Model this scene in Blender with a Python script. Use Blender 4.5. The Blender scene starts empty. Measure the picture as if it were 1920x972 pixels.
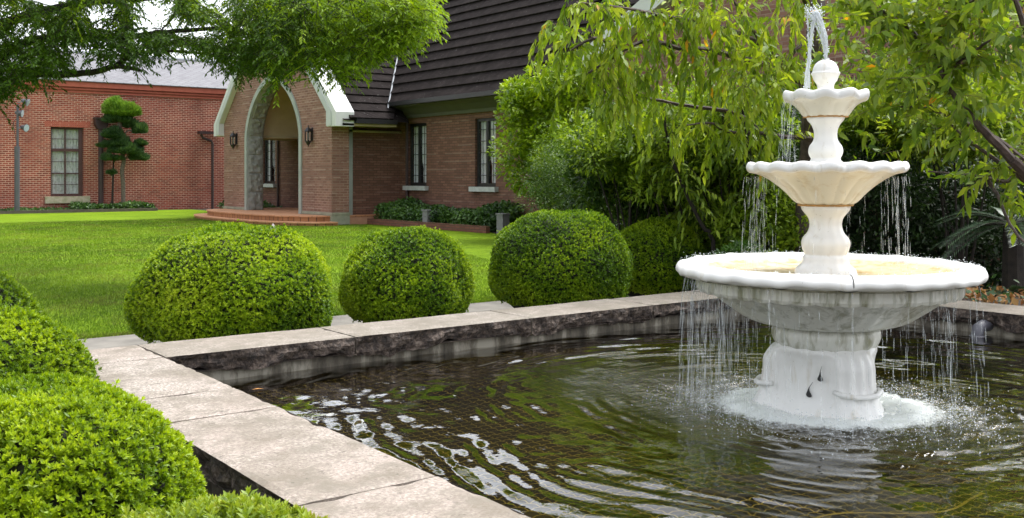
import bpy, bmesh, math, random
import numpy as np
from mathutils import Vector, noise as mnoise

RS = np.random.RandomState
random.seed(7)
SC = bpy.context.scene
COL = SC.collection
H, FPX, HOR = 1.4, 1900.0, 331.0
SA, CA = math.sin(math.radians(37)), math.cos(math.radians(37))

# ---------------------------------------------------------------- survey helpers (photo pixel -> place in the garden)
def at_t(px, py, t):
    r = (px - 960) / FPX
    return Vector((t * (SA + CA * r), t * (CA - SA * r), H - (py - HOR) * t / FPX))
def on_x(px, py, X):
    r = (px - 960) / FPX
    return at_t(px, py, X / (SA + CA * r))
def on_y(px, py, Y):
    r = (px - 960) / FPX
    return at_t(px, py, Y / (CA - SA * r))

# ---------------------------------------------------------------- materials
def nn(nt, t, **k):
    n = nt.nodes.new(t)
    for a, b in k.items():
        if a.startswith('i_'):
            n.inputs[a[2:].replace('_', ' ')].default_value = b
        else:
            setattr(n, a, b)
    return n
def ramp(nt, fac, stops, interp='LINEAR'):
    r = nn(nt, 'ShaderNodeValToRGB')
    r.color_ramp.interpolation = interp
    e = r.color_ramp.elements
    while len(e) < len(stops): e.new(0.5)
    for el, (p, c) in zip(e, stops):
        el.position = p
        el.color = (c[0], c[1], c[2], 1) if len(c) == 3 else c
    nt.links.new(fac, r.inputs[0])
    return r.outputs[0]
def newmat(name):
    m = bpy.data.materials.new(name); m.use_nodes = True
    nt = m.node_tree
    return m, nt, nt.nodes['Principled BSDF'], nt.nodes['Material Output']
def mixc(nt, f, a, b, mode='MIX'):
    n = nn(nt, 'ShaderNodeMix', data_type='RGBA', blend_type=mode)
    if isinstance(f, (int, float)): n.inputs[0].default_value = f
    else: nt.links.new(f, n.inputs[0])
    for k, v in ((6, a), (7, b)):
        if isinstance(v, tuple): n.inputs[k].default_value = (*v[:3], 1)
        else: nt.links.new(v, n.inputs[k])
    return n.outputs[2]
def math_(nt, op, a, b=None, clamp=False):
    n = nn(nt, 'ShaderNodeMath', operation=op, use_clamp=clamp)
    for k, v in ((0, a), (1, b)):
        if v is None: continue
        if isinstance(v, (int, float)): n.inputs[k].default_value = v
        else: nt.links.new(v, n.inputs[k])
    return n.outputs[0]
def noise_(nt, vec, scale, detail=4, rough=.55, dist=0.0):
    n = nn(nt, 'ShaderNodeTexNoise'); n.inputs['Scale'].default_value = scale
    n.inputs['Detail'].default_value = detail; n.inputs['Roughness'].default_value = rough
    n.inputs['Distortion'].default_value = dist
    if vec is not None: nt.links.new(vec, n.inputs['Vector'])
    return n.outputs['Fac']
def pos_(nt):
    return nn(nt, 'ShaderNodeNewGeometry').outputs['Position']
def scaled(nt, vec, s):
    n = nn(nt, 'ShaderNodeMapping'); n.inputs['Scale'].default_value = s
    nt.links.new(vec, n.inputs['Vector']); return n.outputs[0]
def bump(nt, bs, h, strength=.3, dist=.01):
    b = nn(nt, 'ShaderNodeBump'); b.inputs['Strength'].default_value = strength; b.inputs['Distance'].default_value = dist
    nt.links.new(h, b.inputs['Height']); nt.links.new(b.outputs[0], bs.inputs['Normal'])

def mat_plain(name, c1, c2=None, scale=6, rough=.6, bmp=.15, bdist=.004, metallic=0, spec=.5, detail=5):
    m, nt, bs, out = newmat(name)
    p = pos_(nt)
    f = noise_(nt, p, scale, detail)
    col = ramp(nt, f, [(.3, c1), (.7, c2 or tuple(x * .75 for x in c1))])
    nt.links.new(col, bs.inputs['Base Color'])
    bs.inputs['Roughness'].default_value = rough; bs.inputs['Metallic'].default_value = metallic
    bs.inputs['Specular IOR Level'].default_value = spec
    if bmp: bump(nt, bs, noise_(nt, p, scale * 6, 4), bmp, bdist)
    return m

def mat_brick(name, cols, mortar, bw, bh, ms, sandy=.0, pale=0.0):
    """cols: list of brick colours; texture laid on each wall in metres"""
    m, nt, bs, out = newmat(name)
    g = nn(nt, 'ShaderNodeNewGeometry')
    sp = nn(nt, 'ShaderNodeSeparateXYZ'); nt.links.new(g.outputs['Position'], sp.inputs[0])
    sn = nn(nt, 'ShaderNodeSeparateXYZ'); nt.links.new(g.outputs['True Normal'], sn.inputs[0])
    isx = math_(nt, 'GREATER_THAN', math_(nt, 'ABSOLUTE', sn.outputs[0]), .5)
    mu = nn(nt, 'ShaderNodeMix', data_type='FLOAT'); nt.links.new(isx, mu.inputs[0])
    nt.links.new(sp.outputs[0], mu.inputs[2]); nt.links.new(sp.outputs[1], mu.inputs[3])
    cb = nn(nt, 'ShaderNodeCombineXYZ'); nt.links.new(mu.outputs[0], cb.inputs[0]); nt.links.new(sp.outputs[2], cb.inputs[1])
    bt = nn(nt, 'ShaderNodeTexBrick'); nt.links.new(cb.outputs[0], bt.inputs['Vector'])
    bt.inputs['Scale'].default_value = 1; bt.inputs['Brick Width'].default_value = bw; bt.inputs['Row Height'].default_value = bh
    bt.inputs['Mortar Size'].default_value = ms; bt.inputs['Mortar Smooth'].default_value = .3
    bt.inputs['Color1'].default_value = (0, 0, 0, 1); bt.inputs['Color2'].default_value = (1, 1, 1, 1)
    bt.inputs['Mortar'].default_value = (.5, .5, .5, 1); bt.inputs['Bias'].default_value = 0
    # brick tint by brick + noise
    f = math_(nt, 'ADD', math_(nt, 'MULTIPLY', bt.outputs['Color'], .55), math_(nt, 'MULTIPLY', noise_(nt, g.outputs['Position'], 1.3, 5), .45))
    n = len(cols)
    col = ramp(nt, f, [(.12 + .76 * k / (n - 1), c) for k, c in enumerate(cols)])
    grime = noise_(nt, scaled(nt, g.outputs['Position'], (.8, .8, .35)), 1.1, 6, .6)
    mcol = ramp(nt, noise_(nt, g.outputs['Position'], .9, 5), [(.35, tuple(x * .55 for x in mortar)), (.62, mortar)])
    c = mixc(nt, bt.outputs['Fac'], col, mcol)
    c = mixc(nt, ramp(nt, grime, [(.45, (0, 0, 0)), (.75, (.35, .35, .35))]), c, tuple(x * .55 for x in cols[0]))
    if pale:   # efflorescence: some bed joints whiter in irregular patches
        z = math_(nt, 'FRACT', math_(nt, 'DIVIDE', sp.outputs[2], bh * 3))
        line = math_(nt, 'LESS_THAN', z, .16)
        pt = math_(nt, 'GREATER_THAN', noise_(nt, scaled(nt, g.outputs['Position'], (1.1, 1.1, 4)), 1.3, 4), .52)
        c = mixc(nt, math_(nt, 'MULTIPLY', math_(nt, 'MULTIPLY', line, pt), pale), c, (.62, .52, .44))
    nt.links.new(c, bs.inputs['Base Color']); bs.inputs['Roughness'].default_value = .85
    h = math_(nt, 'SUBTRACT', math_(nt, 'MULTIPLY', noise_(nt, g.outputs['Position'], 60, 3), .4), bt.outputs['Fac'])
    bump(nt, bs, h, .6, .008)
    return m

def mat_leaf(name, stops, trans=.35, rough=.45, clump=1.2, spec=.4, yellow=None):
    m, nt, bs, out = newmat(name)
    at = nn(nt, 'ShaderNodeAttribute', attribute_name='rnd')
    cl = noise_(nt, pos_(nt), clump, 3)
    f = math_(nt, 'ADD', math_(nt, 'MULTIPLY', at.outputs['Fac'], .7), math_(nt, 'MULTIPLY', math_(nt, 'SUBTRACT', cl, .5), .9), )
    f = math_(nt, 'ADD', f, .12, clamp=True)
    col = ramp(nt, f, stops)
    if yellow:
        g = math_(nt, 'GREATER_THAN', at.outputs['Fac'], yellow[0])
        col = mixc(nt, g, col, yellow[1])
    nt.links.new(col, bs.inputs['Base Color'])
    bs.inputs['Roughness'].default_value = rough; bs.inputs['Specular IOR Level'].default_value = spec
    tr = nn(nt, 'ShaderNodeBsdfTranslucent')
    c2 = mixc(nt, 1.0, col, (1.25, 1.2, .55), 'MULTIPLY'); nt.links.new(c2, tr.inputs[0])
    mx = nn(nt, 'ShaderNodeMixShader'); mx.inputs[0].default_value = trans
    nt.links.new(bs.outputs[0], mx.inputs[1]); nt.links.new(tr.outputs[0], mx.inputs[2])
    nt.links.new(mx.outputs[0], out.inputs['Surface'])
    return m

# ---------------------------------------------------------------- object helpers
def tag(o, label=None, cat=None, group=None, kind=None):
    for k, v in (('label', label), ('category', cat), ('group', group), ('kind', kind)):
        if v: o[k] = v
    return o
def empty(name, loc, label, cat, group=None, kind=None):
    o = bpy.data.objects.new(name, None); COL.objects.link(o); o.location = loc
    o.empty_display_size = .2
    return tag(o, label, cat, group, kind)
def link(name, me, mats, parent=None, smooth=False):
    if not isinstance(mats, (list, tuple)): mats = [mats]
    for m in mats: me.materials.append(m)
    o = bpy.data.objects.new(name, me); COL.objects.link(o)
    if parent is not None:
        o.parent = parent
        w = parent.matrix_world if False else None
        # mesh data is written in world coordinates; cancel the parent's offset
        off = Vector(parent.location); p = parent.parent
        while p is not None: off += Vector(p.location); p = p.parent
        o.location = -off
    if smooth:
        me.polygons.foreach_set('use_smooth', [True] * len(me.polygons))
    return o

class MB:
    def __init__(s): s.v = []; s.f = []; s.m = []
    def add(s, vs, fs, mi=0):
        b = len(s.v); s.v += [tuple(x) for x in vs]; s.f += [tuple(b + i for i in f) for f in fs]; s.m += [mi] * len(fs); return s
    def box(s, a, b, mi=0):
        x0, y0, z0 = [min(p, q) for p, q in zip(a, b)]; x1, y1, z1 = [max(p, q) for p, q in zip(a, b)]
        return s.add([(x0,y0,z0),(x1,y0,z0),(x1,y1,z0),(x0,y1,z0),(x0,y0,z1),(x1,y0,z1),(x1,y1,z1),(x0,y1,z1)],
                     [(0,3,2,1),(4,5,6,7),(0,1,5,4),(1,2,6,5),(2,3,7,6),(3,0,4,7)], mi)
    def prism(s, poly, d, mi=0):
        """poly: 3D points (planar); d: extrusion vector"""
        n = len(poly); d = Vector(d)
        vs = [Vector(p) for p in poly]; vs += [p + d for p in vs]
        fs = [tuple(range(n - 1, -1, -1)), tuple(range(n, 2 * n))] + [(i, (i + 1) % n, n + (i + 1) % n, n + i) for i in range(n)]
        return s.add(vs, fs, mi)
    def tube(s, pts, rad, sides=6, mi=0, cap=True):
        pts = [Vector(p) for p in pts]
        if not isinstance(rad, (list, tuple)): rad = [rad] * len(pts)
        vs = []; fs = []
        up = Vector((0, 0, 1)); prev = None
        for i, p in enumerate(pts):
            d = (pts[min(i + 1, len(pts) - 1)] - pts[max(i - 1, 0)])
            if d.length < 1e-9: d = Vector((0, 0, 1))
            d.normalize()
            if prev is None:
                a = d.cross(up if abs(d.z) < .9 else Vector((1, 0, 0))).normalized()
            else:
                a = (prev - d * prev.dot(d))
                a = a.normalized() if a.length > 1e-6 else d.orthogonal().normalized()
            prev = a; b = d.cross(a)
            for k in range(sides):
                th = 2 * math.pi * k / sides
                vs.append(p + (a * math.cos(th) + b * math.sin(th)) * rad[i])
        for i in range(len(pts) - 1):
            for k in range(sides):
                k2 = (k + 1) % sides
                fs.append((i * sides + k, i * sides + k2, (i + 1) * sides + k2, (i + 1) * sides + k))
        if cap and sides > 2:
            fs.append(tuple(range(sides - 1, -1, -1))); fs.append(tuple((len(pts) - 1) * sides + k for k in range(sides)))
        return s.add(vs, fs, mi)
    def build(s, name, mats, parent=None, smooth=False):
        me = bpy.data.meshes.new(name); me.from_pydata(s.v, [], s.f); 
        o = link(name, me, mats, parent, smooth)
        if any(s.m): me.polygons.foreach_set('material_index', s.m)
        me.update()
        return o

def np_mesh(name, V, F, mats, parent=None, rnd=None, smooth=False):
    """V (n,3), F (m,k) equal-sized faces"""
    me = bpy.data.meshes.new(name)
    me.vertices.add(len(V)); me.vertices.foreach_set('co', np.ascontiguousarray(V, dtype=np.float32).ravel())
    m, k = F.shape
    me.loops.add(m * k); me.loops.foreach_set('vertex_index', np.ascontiguousarray(F, dtype=np.int32).ravel())
    me.polygons.add(m); me.polygons.foreach_set('loop_start', np.arange(0, m * k, k, dtype=np.int32))
    try: me.polygons.foreach_set('loop_total', np.full(m, k, dtype=np.int32))
    except Exception: pass
    me.update(calc_edges=True)
    if rnd is not None:
        a = me.attributes.new('rnd', 'FLOAT', 'FACE'); a.data.foreach_set('value', np.ascontiguousarray(rnd, dtype=np.float32))
    return link(name, me, mats, parent, smooth)

def unit(a):
    return a / np.maximum(np.linalg.norm(a, axis=-1, keepdims=True), 1e-9)

def leaf_arrays(P, D, N, L, W, droop=0.0, fold=.12, kind='simple'):
    """one leaf per row: base P, direction D, rough normal N, length L, width W"""
    n = len(P); D = unit(D); S = unit(np.cross(D, N)); N = np.cross(S, D)
    L = np.broadcast_to(np.asarray(L, float), (n,))[:, None]; W = np.broadcast_to(np.asarray(W, float), (n,))[:, None]
    G = np.array([0, 0, -1.0])
    if kind == 'simple':
        u = [0, .45, 1.0, .45]; w = [0, .5, 0, -.5]
        V = np.stack([P + D * L * uu + S * W * ww + N * (fold * W * (2 * abs(ww))) + (G * droop * L * uu * uu) for uu, ww in zip(u, w)], 1)
        F = np.array([[0, 1, 2], [0, 2, 3]])
        nv = 4
    else:
        u = [0, .3, .3, .68, .68, 1.0]; w = [0, .5, -.5, .36, -.36, 0]
        V = np.stack([P + D * L * uu + S * W * ww + N * (fold * W * (2 * abs(ww))) + (G * droop * L * uu * uu) for uu, ww in zip(u, w)], 1)
        F = np.array([[0, 2, 1], [1, 2, 4], [1, 4, 3], [3, 4, 5]])
        nv = 6
    V = V.reshape(-1, 3)
    Fa = (F[None] + (np.arange(n) * nv)[:, None, None]).reshape(-1, 3)
    return V, Fa, len(F)

def leaves(name, P, D, N, L, W, mat, parent, rnd, **k):
    V, F, nf = leaf_arrays(P, D, N, L, W, **k)
    return np_mesh(name, V, F, mat, parent, np.repeat(rnd, nf))

def rand_dirs(rs, n):
    return unit(rs.normal(size=(n, 3)))
def wob(P, sc, seed):
    """cheap smooth noise from sines, about -1..1"""
    r = RS(seed); s = 0
    for k in range(5):
        d = r.normal(size=3); d /= np.linalg.norm(d)
        s = s + np.sin((P @ d) * sc * r.uniform(.6, 1.9) + r.uniform(0, 6.28))
    return s / 2.6
# ================================================================ world, camera, light
W = bpy.data.worlds.new('World'); SC.world = W; W.use_nodes = True
nt = W.node_tree; bg = nt.nodes['Background']
SUN_EL, SUN_AZ = 66, 95
sky = nn(nt, 'ShaderNodeTexSky', sky_type='NISHITA', sun_disc=False)
sky.sun_elevation = math.radians(SUN_EL); sky.sun_rotation = math.radians(SUN_AZ)
sky.air_density = 1.0; sky.dust_density = 3.0; sky.ozone_density = 1.0
hs = nn(nt, 'ShaderNodeHueSaturation'); hs.inputs['Saturation'].default_value = .22; hs.inputs['Value'].default_value = 1.0
nt.links.new(sky.outputs[0], hs.inputs['Color']); nt.links.new(hs.outputs[0], bg.inputs['Color'])
bg.inputs['Strength'].default_value = .15
sd = bpy.data.lights.new('sun', 'SUN'); sd.energy = 1.25; sd.angle = math.radians(24); sd.color = (1, .985, .955)
so = bpy.data.objects.new('sun', sd); COL.objects.link(so)
el, az = math.radians(SUN_EL), math.radians(SUN_AZ)
sdir = Vector((math.sin(az) * math.cos(el), math.cos(az) * math.cos(el), math.sin(el)))
so.rotation_euler = sdir.to_track_quat('Z', 'Y').to_euler(); so.location = (0, 0, 20)
cd = bpy.data.cameras.new('camera'); co = bpy.data.objects.new('camera', cd); COL.objects.link(co); SC.camera = co
co.location = (0, 0, H); co.rotation_euler = (math.radians(90), 0, math.radians(-37))
cd.sensor_width = 36; cd.lens = 36 * FPX / 1920; cd.shift_y = -(486 - HOR) / 1920; cd.clip_end = 500; cd.clip_start = .05
cd.dof.use_dof = True; cd.dof.focus_distance = 6.0; cd.dof.aperture_fstop = 16
vs = SC.view_settings; vs.view_transform = 'Standard'; vs.look = 'None'; vs.gamma = 1; vs.use_curve_mapping = False; vs.exposure = 1.58
SC.render.engine = 'CYCLES'
cy = SC.cycles; cy.max_bounces = 6; cy.diffuse_bounces = 3; cy.glossy_bounces = 3; cy.transmission_bounces = 3; cy.transparent_max_bounces = 12
cy.use_denoising = True; cy.use_adaptive_sampling = True; cy.adaptive_threshold = .02; cy.sample_clamp_indirect = 4
cy.caustics_reflective = False; cy.caustics_refractive = False

# ================================================================ material library
M = {}
M['red_brick'] = mat_brick('annex_brick', [(.15, .026, .016), (.23, .040, .024), (.30, .055, .032), (.36, .085, .05)], (.62, .40, .30), .22, .0775, .0125)
M['brown_brick'] = mat_brick('porch_brick', [(.16, .074, .052), (.205, .097, .070), (.245, .120, .088), (.285, .150, .112)], (.36, .24, .185), .24, .075, .0105, pale=.22)
M['wall_brick'] = mat_brick('house_brick', [(.12, .055, .037), (.16, .075, .050), (.195, .092, .062), (.23, .115, .078)], (.12, .065, .045), .24, .075, .009, pale=.12)
M['cornice'] = mat_plain('cornice_red', (.42, .11, .07), (.34, .08, .05), 5, .8)
M['grey_stone'] = mat_plain('grey_stone', (.28, .285, .26), (.17, .18, .16), 9, .85, .5, .01)
M['trim_stone'] = mat_plain('arch_trim', (.36, .39, .36), (.26, .30, .27), 3, .7, .2)
M['white_paint'] = mat_plain('verge_white', (.66, .67, .66), (.54, .56, .54), 1.6, .5, .05)
M['fascia_grey'] = mat_plain('fascia_grey', (.50, .53, .52), (.42, .45, .44), 2, .5, .05)
M['soffit'] = mat_plain('soffit_green_grey', (.10, .10, .085), (.08, .08, .065), 2, .6, .05)
M['plaster'] = mat_plain('vault_plaster', (.50, .41, .28), (.42, .34, .22), 1.5, .9, .1)
M['dark_metal'] = mat_plain('black_metal', (.012, .012, .013), (.02, .02, .02), 8, .4, .05, spec=.5)
M['brown_metal'] = mat_plain('brown_pipe', (.055, .028, .028), (.035, .02, .02), 6, .5, .05)
M['grey_metal'] = mat_plain('grey_metal', (.10, .10, .12), (.07, .07, .085), 6, .5, .05)
M['pale_metal'] = mat_plain('pale_flashing', (.42, .44, .46), (.30, .32, .34), 4, .4, .05)
M['box_grey'] = mat_plain('light_box_grey', (.20, .20, .21), (.16, .16, .17), 6, .6, .05)
M['sill'] = mat_plain('sill_stone', (.52, .53, .52), (.38, .40, .38), 8, .8, .3)
M['mossy_sill'] = mat_plain('mossy_sill', (.55, .48, .36), (.30, .30, .17), 7, .85, .3)
M['brown_frame'] = mat_plain('brown_frame', (.085, .035, .032), (.06, .025, .024), 9, .5, .05)
M['room_panel'] = mat_plain('painted_room_dark', (.012, .012, .013), (.008, .008, .008), 4, .9, 0)
M['terracotta'] = mat_brick('terrace_tile', [(.42, .19, .09), (.50, .24, .12), (.55, .29, .16)], (.40, .22, .13), .30, .16, .012)
M['terrace_riser'] = mat_brick('terrace_riser', [(.28, .12, .045), (.36, .16, .07), (.42, .20, .09)], (.12, .05, .03), .20, .4, .014)
M['plinth'] = mat_plain('plinth_cast', (.33, .33, .25), (.22, .23, .17), 5, .85, .3)
M['planter_brick'] = mat_brick('planter_brick', [(.13, .045, .03), (.18, .065, .042), (.20, .08, .05)], (.10, .06, .04), .22, .075, .01)

# roof tiles: dark brown-grey shingles
m, nt, bs, out = newmat('roof_shingle')
g = nn(nt, 'ShaderNodeNewGeometry'); p = g.outputs['Position']
col = ramp(nt, noise_(nt, scaled(nt, p, (1, 1, 1)), 3.2, 6, .65), [(.3, (.0115, .0092, .0088)), (.55, (.019, .0155, .0150)), (.8, (.034, .028, .026))])
spx = nn(nt, 'ShaderNodeSeparateXYZ'); nt.links.new(p, spx.inputs[0])
diag = math_(nt, 'ADD', math_(nt, 'MULTIPLY', spx.outputs[1], 1.0), math_(nt, 'ADD', math_(nt, 'MULTIPLY', spx.outputs[0], .9), math_(nt, 'MULTIPLY', spx.outputs[2], .55)))
fr = math_(nt, 'FRACT', math_(nt, 'MULTIPLY', diag, 5.5))
ln = math_(nt, 'LESS_THAN', fr, .13)
lm = math_(nt, 'MULTIPLY', ln, math_(nt, 'GREATER_THAN', noise_(nt, p, 4.5, 3), .5))
col = mixc(nt, math_(nt, 'MULTIPLY', lm, .35), col, (.09, .075, .075))
sp2 = math_(nt, 'GREATER_THAN', noise_(nt, p, 26, 2), .745)
col = mixc(nt, math_(nt, 'MULTIPLY', sp2, .8), col, (.42, .42, .40))
nt.links.new(col, bs.inputs['Base Color']); bs.inputs['Roughness'].default_value = .85; bs.inputs['Specular IOR Level'].default_value = .04
bump(nt, bs, noise_(nt, p, 30, 4), .4, .01); M['roof'] = m

# annex roof: silvery diamond/fish-scale slates
m, nt, bs, out = newmat('annex_slate')
p = pos_(nt); spx = nn(nt, 'ShaderNodeSeparateXYZ'); nt.links.new(p, spx.inputs[0])
u = math_(nt, 'MULTIPLY', spx.outputs[0], 2.6); v = math_(nt, 'MULTIPLY', spx.outputs[1], 5.2)
row = math_(nt, 'FLOOR', v); uo = math_(nt, 'ADD', u, math_(nt, 'MULTIPLY', math_(nt, 'MODULO', row, 2.0), .5))
fu = math_(nt, 'ABSOLUTE', math_(nt, 'SUBTRACT', math_(nt, 'FRACT', uo), .5))
fv = math_(nt, 'FRACT', v)
edge = math_(nt, 'LESS_THAN', math_(nt, 'ABSOLUTE', math_(nt, 'SUBTRACT', fv, math_(nt, 'MULTIPLY', fu, .9))), .13)
side = math_(nt, 'GREATER_THAN', fu, .465)
e2 = math_(nt, 'MAXIMUM', edge, math_(nt, 'MULTIPLY', side, math_(nt, 'GREATER_THAN', fv, .45)))
base = ramp(nt, noise_(nt, p, 2.5, 5), [(.3, (.105, .105, .115)), (.7, (.165, .165, .175))])
col = mixc(nt, math_(nt, 'MULTIPLY', e2, .8), base, (.07, .06, .07))
nt.links.new(col, bs.inputs['Base Color']); bs.inputs['Roughness'].default_value = .45
M['slate'] = m

# lawn soil / grass base
m, nt, bs, out = newmat('lawn_turf')
p = pos_(nt)
a = noise_(nt, p, .45, 6, .6); b_ = noise_(nt, p, 38, 4, .7); c_ = noise_(nt, p, 5, 5, .65)
f = math_(nt, 'ADD', math_(nt, 'MULTIPLY', a, .4), math_(nt, 'ADD', math_(nt, 'MULTIPLY', b_, .35), math_(nt, 'MULTIPLY', c_, .25)))
col = ramp(nt, f, [(.36, (.055, .095, .005)), (.5, (.12, .20, .008)), (.64, (.19, .275, .014))])
dead = ramp(nt, noise_(nt, p, 1.9, 7, .75), [(.60, (0, 0, 0)), (.72, (.5, .5, .5))])
col = mixc(nt, dead, col, (.20, .16, .05))
nt.links.new(col, bs.inputs['Base Color']); bs.inputs['Roughness'].default_value = .8; bs.inputs['Specular IOR Level'].default_value = .05
bump(nt, bs, b_, .7, .02); M['turf'] = m

M['soil'] = mat_plain('garden_soil', (.045, .03, .02), (.02, .014, .01), 6, .95, .6, .03)
M['paving'] = mat_plain('edge_paving', (.22, .205, .18), (.13, .12, .105), 4, .9, .4)
M['kerb'] = mat_plain('lawn_kerb', (.12, .10, .08), (.07, .06, .045), 5, .9, .4)

# coping stone: sawn pinkish-beige granite on top, dark split granite on the faces
def mat_cop(nm, worn):
  m, nt, bs, out = newmat(nm)
  p = pos_(nt)
  gr = noise_(nt, p, 75, 4, .8)
  st = noise_(nt, p, 3.0, 6, .6)
  pk = noise_(nt, p, 1.1, 4)
  col = ramp(nt, gr, [(.38, (.10, .082, .07)), (.46, (.225, .19, .165)), (.53, (.33, .29, .25)), (.62, (.50, .455, .40))])
  col = mixc(nt, ramp(nt, pk, [(.4, (0, 0, 0)), (.6, (.5, .5, .5))]), col, (.27, .215, .18))
  col = mixc(nt, ramp(nt, st, [(.47, (0, 0, 0)), (.64, (.75, .75, .75))]), col, (.12, .10, .07))
  fs_ = ramp(nt, noise_(nt, p, 11, 6, .7, .6), [(.48 - .10 * worn, (0, 0, 0)), (.62 - .04 * worn, (.7, .7, .7))])
  col = mixc(nt, fs_, col, (.15, .13, .10))
  if worn: col = mixc(nt, .22, col, (.16, .14, .11))
  pt_ = math_(nt, 'GREATER_THAN', noise_(nt, p, 34, 3, .6), .66)
  col = mixc(nt, math_(nt, 'MULTIPLY', pt_, .6), col, (.07, .06, .045))
  nt.links.new(col, bs.inputs['Base Color']); bs.inputs['Roughness'].default_value = .7
  bump(nt, bs, gr, .25, .004); return m
M['cop_top'] = mat_cop('coping_top', 0); M['cop_worn'] = mat_cop('coping_top_worn', 1)
m, nt, bs, out = newmat('coping_split_face')
p = pos_(nt)
col = ramp(nt, noise_(nt, p, 22, 6, .7), [(.32, (.014, .010, .008)), (.46, (.05, .036, .029)), (.56, (.12, .088, .070)), (.68, (.25, .20, .16)), (.82, (.36, .31, .26))])
nt.links.new(col, bs.inputs['Base Color']); bs.inputs['Roughness'].default_value = .7
vr = nn(nt, 'ShaderNodeTexVoronoi', feature='DISTANCE_TO_EDGE'); vr.inputs['Scale'].default_value = 26; nt.links.new(p, vr.inputs['Vector'])
bump(nt, bs, math_(nt, 'ADD', noise_(nt, p, 60, 6, .75), math_(nt, 'MULTIPLY', vr.outputs['Distance'], 1.2)), 1.0, .02); M['cop_side'] = m
m, nt, bs, out = newmat('pool_concrete')
p = pos_(nt)
col = ramp(nt, noise_(nt, scaled(nt, p, (3, 3, 1.0)), 2.2, 6, .65), [(.36, (.045, .038, .028)), (.5, (.15, .13, .10)), (.60, (.36, .33, .27))])
nt.links.new(col, bs.inputs['Base Color']); bs.inputs['Roughness'].default_value = .8; M['concrete'] = m
m, nt, bs, out = newmat('pool_floor')
p = pos_(nt)
col = ramp(nt, noise_(nt, p, 1.6, 6, .65), [(.3, (.010, .011, .004)), (.5, (.024, .026, .006)), (.68, (.07, .075, .012))])
nt.links.new(col, bs.inputs['Base Color']); bs.inputs['Roughness'].default_value = .9; M['pool_floor'] = m
M['net'] = mat_plain('net_cord', (.48, .43, .10), (.28, .25, .06), 5, .8, 0)

# fountain: white paint, cream in the bowls, rust & algae stains
def fountain_mat(name, base, stain, amount, lo=.56):
    m, nt, bs, out = newmat(name)
    p = pos_(nt)
    n1 = noise_(nt, scaled(nt, p, (9, 9, 2.0)), 1.6, 6, .65, .4)
    n2 = noise_(nt, p, 14, 5, .6)
    col = mixc(nt, ramp(nt, n1, [(lo, (0, 0, 0)), (lo + .16, (amount,) * 3)]), base, stain)
    spk = math_(nt, 'GREATER_THAN', noise_(nt, p, 70, 2), .73)
    col = mixc(nt, math_(nt, 'MULTIPLY', spk, .5), col, tuple(x * .4 for x in stain))
    nt.links.new(col, bs.inputs['Base Color']); bs.inputs['Roughness'].default_value = .38
    bs.inputs['Coat Weight'].default_value = .15
    bump(nt, bs, n2, .12, .004)
    return m
M['f_white'] = fountain_mat('fountain_white', (.74, .735, .71), (.38, .31, .18), .5, .57)
M['f_cream'] = fountain_mat('fountain_cream', (.66, .625, .52), (.50, .39, .22), .55, .52)
M['f_under'] = fountain_mat('fountain_underside', (.68, .68, .62), (.20, .20, .11), .85, .49)
M['f_floor'] = fountain_mat('bowl_floor_stain', (.52, .43, .26), (.34, .20, .045), .9, .46)
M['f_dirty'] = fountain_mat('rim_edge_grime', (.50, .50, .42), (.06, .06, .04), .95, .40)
M['rust'] = mat_plain('rust_line', (.50, .26, .08), (.30, .18, .06), 30, .8, .2)
M['black_hole'] = mat_plain('hole_black', (.01, .01, .01), (.02, .02, .02), 20, .5, 0)

# water
m, nt, bs, out = newmat('pool_water')
nt.nodes.remove(bs)
g = nn(nt, 'ShaderNodeNewGeometry'); p = g.outputs['Position']
tr = nn(nt, 'ShaderNodeBsdfTransparent'); tr.inputs[0].default_value = (.54, .48, .30, 1)
gl = nn(nt, 'ShaderNodeBsdfGlossy'); gl.inputs['Roughness'].default_value = .02
fz = nn(nt, 'ShaderNodeFresnel'); fz.inputs['IOR'].default_value = 1.33
bp = nn(nt, 'ShaderNodeBump'); bp.inputs['Distance'].default_value = .004; bp.inputs['Strength'].default_value = .35
nz = nn(nt, 'ShaderNodeTexNoise'); nz.inputs['Scale'].default_value = 16; nz.inputs['Detail'].default_value = 3
nt.links.new(p, nz.inputs['Vector']); nt.links.new(nz.outputs['Fac'], bp.inputs['Height'])
bp2 = nn(nt, 'ShaderNodeBump'); bp2.inputs['Distance'].default_value = .02
nt.links.new(noise_(nt, scaled(nt, p, (1, 1, 1)), 42, 3, .6), bp2.inputs['Height']); nt.links.new(nn(nt, 'ShaderNodeAttribute', attribute_name='chop').outputs['Fac'], bp2.inputs['Strength'])
nt.links.new(bp.outputs[0], bp2.inputs['Normal']); bp = bp2
nt.links.new(bp.outputs[0], gl.inputs['Normal']); nt.links.new(bp.outputs[0], fz.inputs['Normal'])
mx = nn(nt, 'ShaderNodeMixShader')
nt.links.new(math_(nt, 'ADD', math_(nt, 'MULTIPLY', fz.outputs[0], 2.1), .008, clamp=True), mx.inputs[0])
nt.links.new(tr.outputs[0], mx.inputs[1]); nt.links.new(gl.outputs[0], mx.inputs[2])
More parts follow.
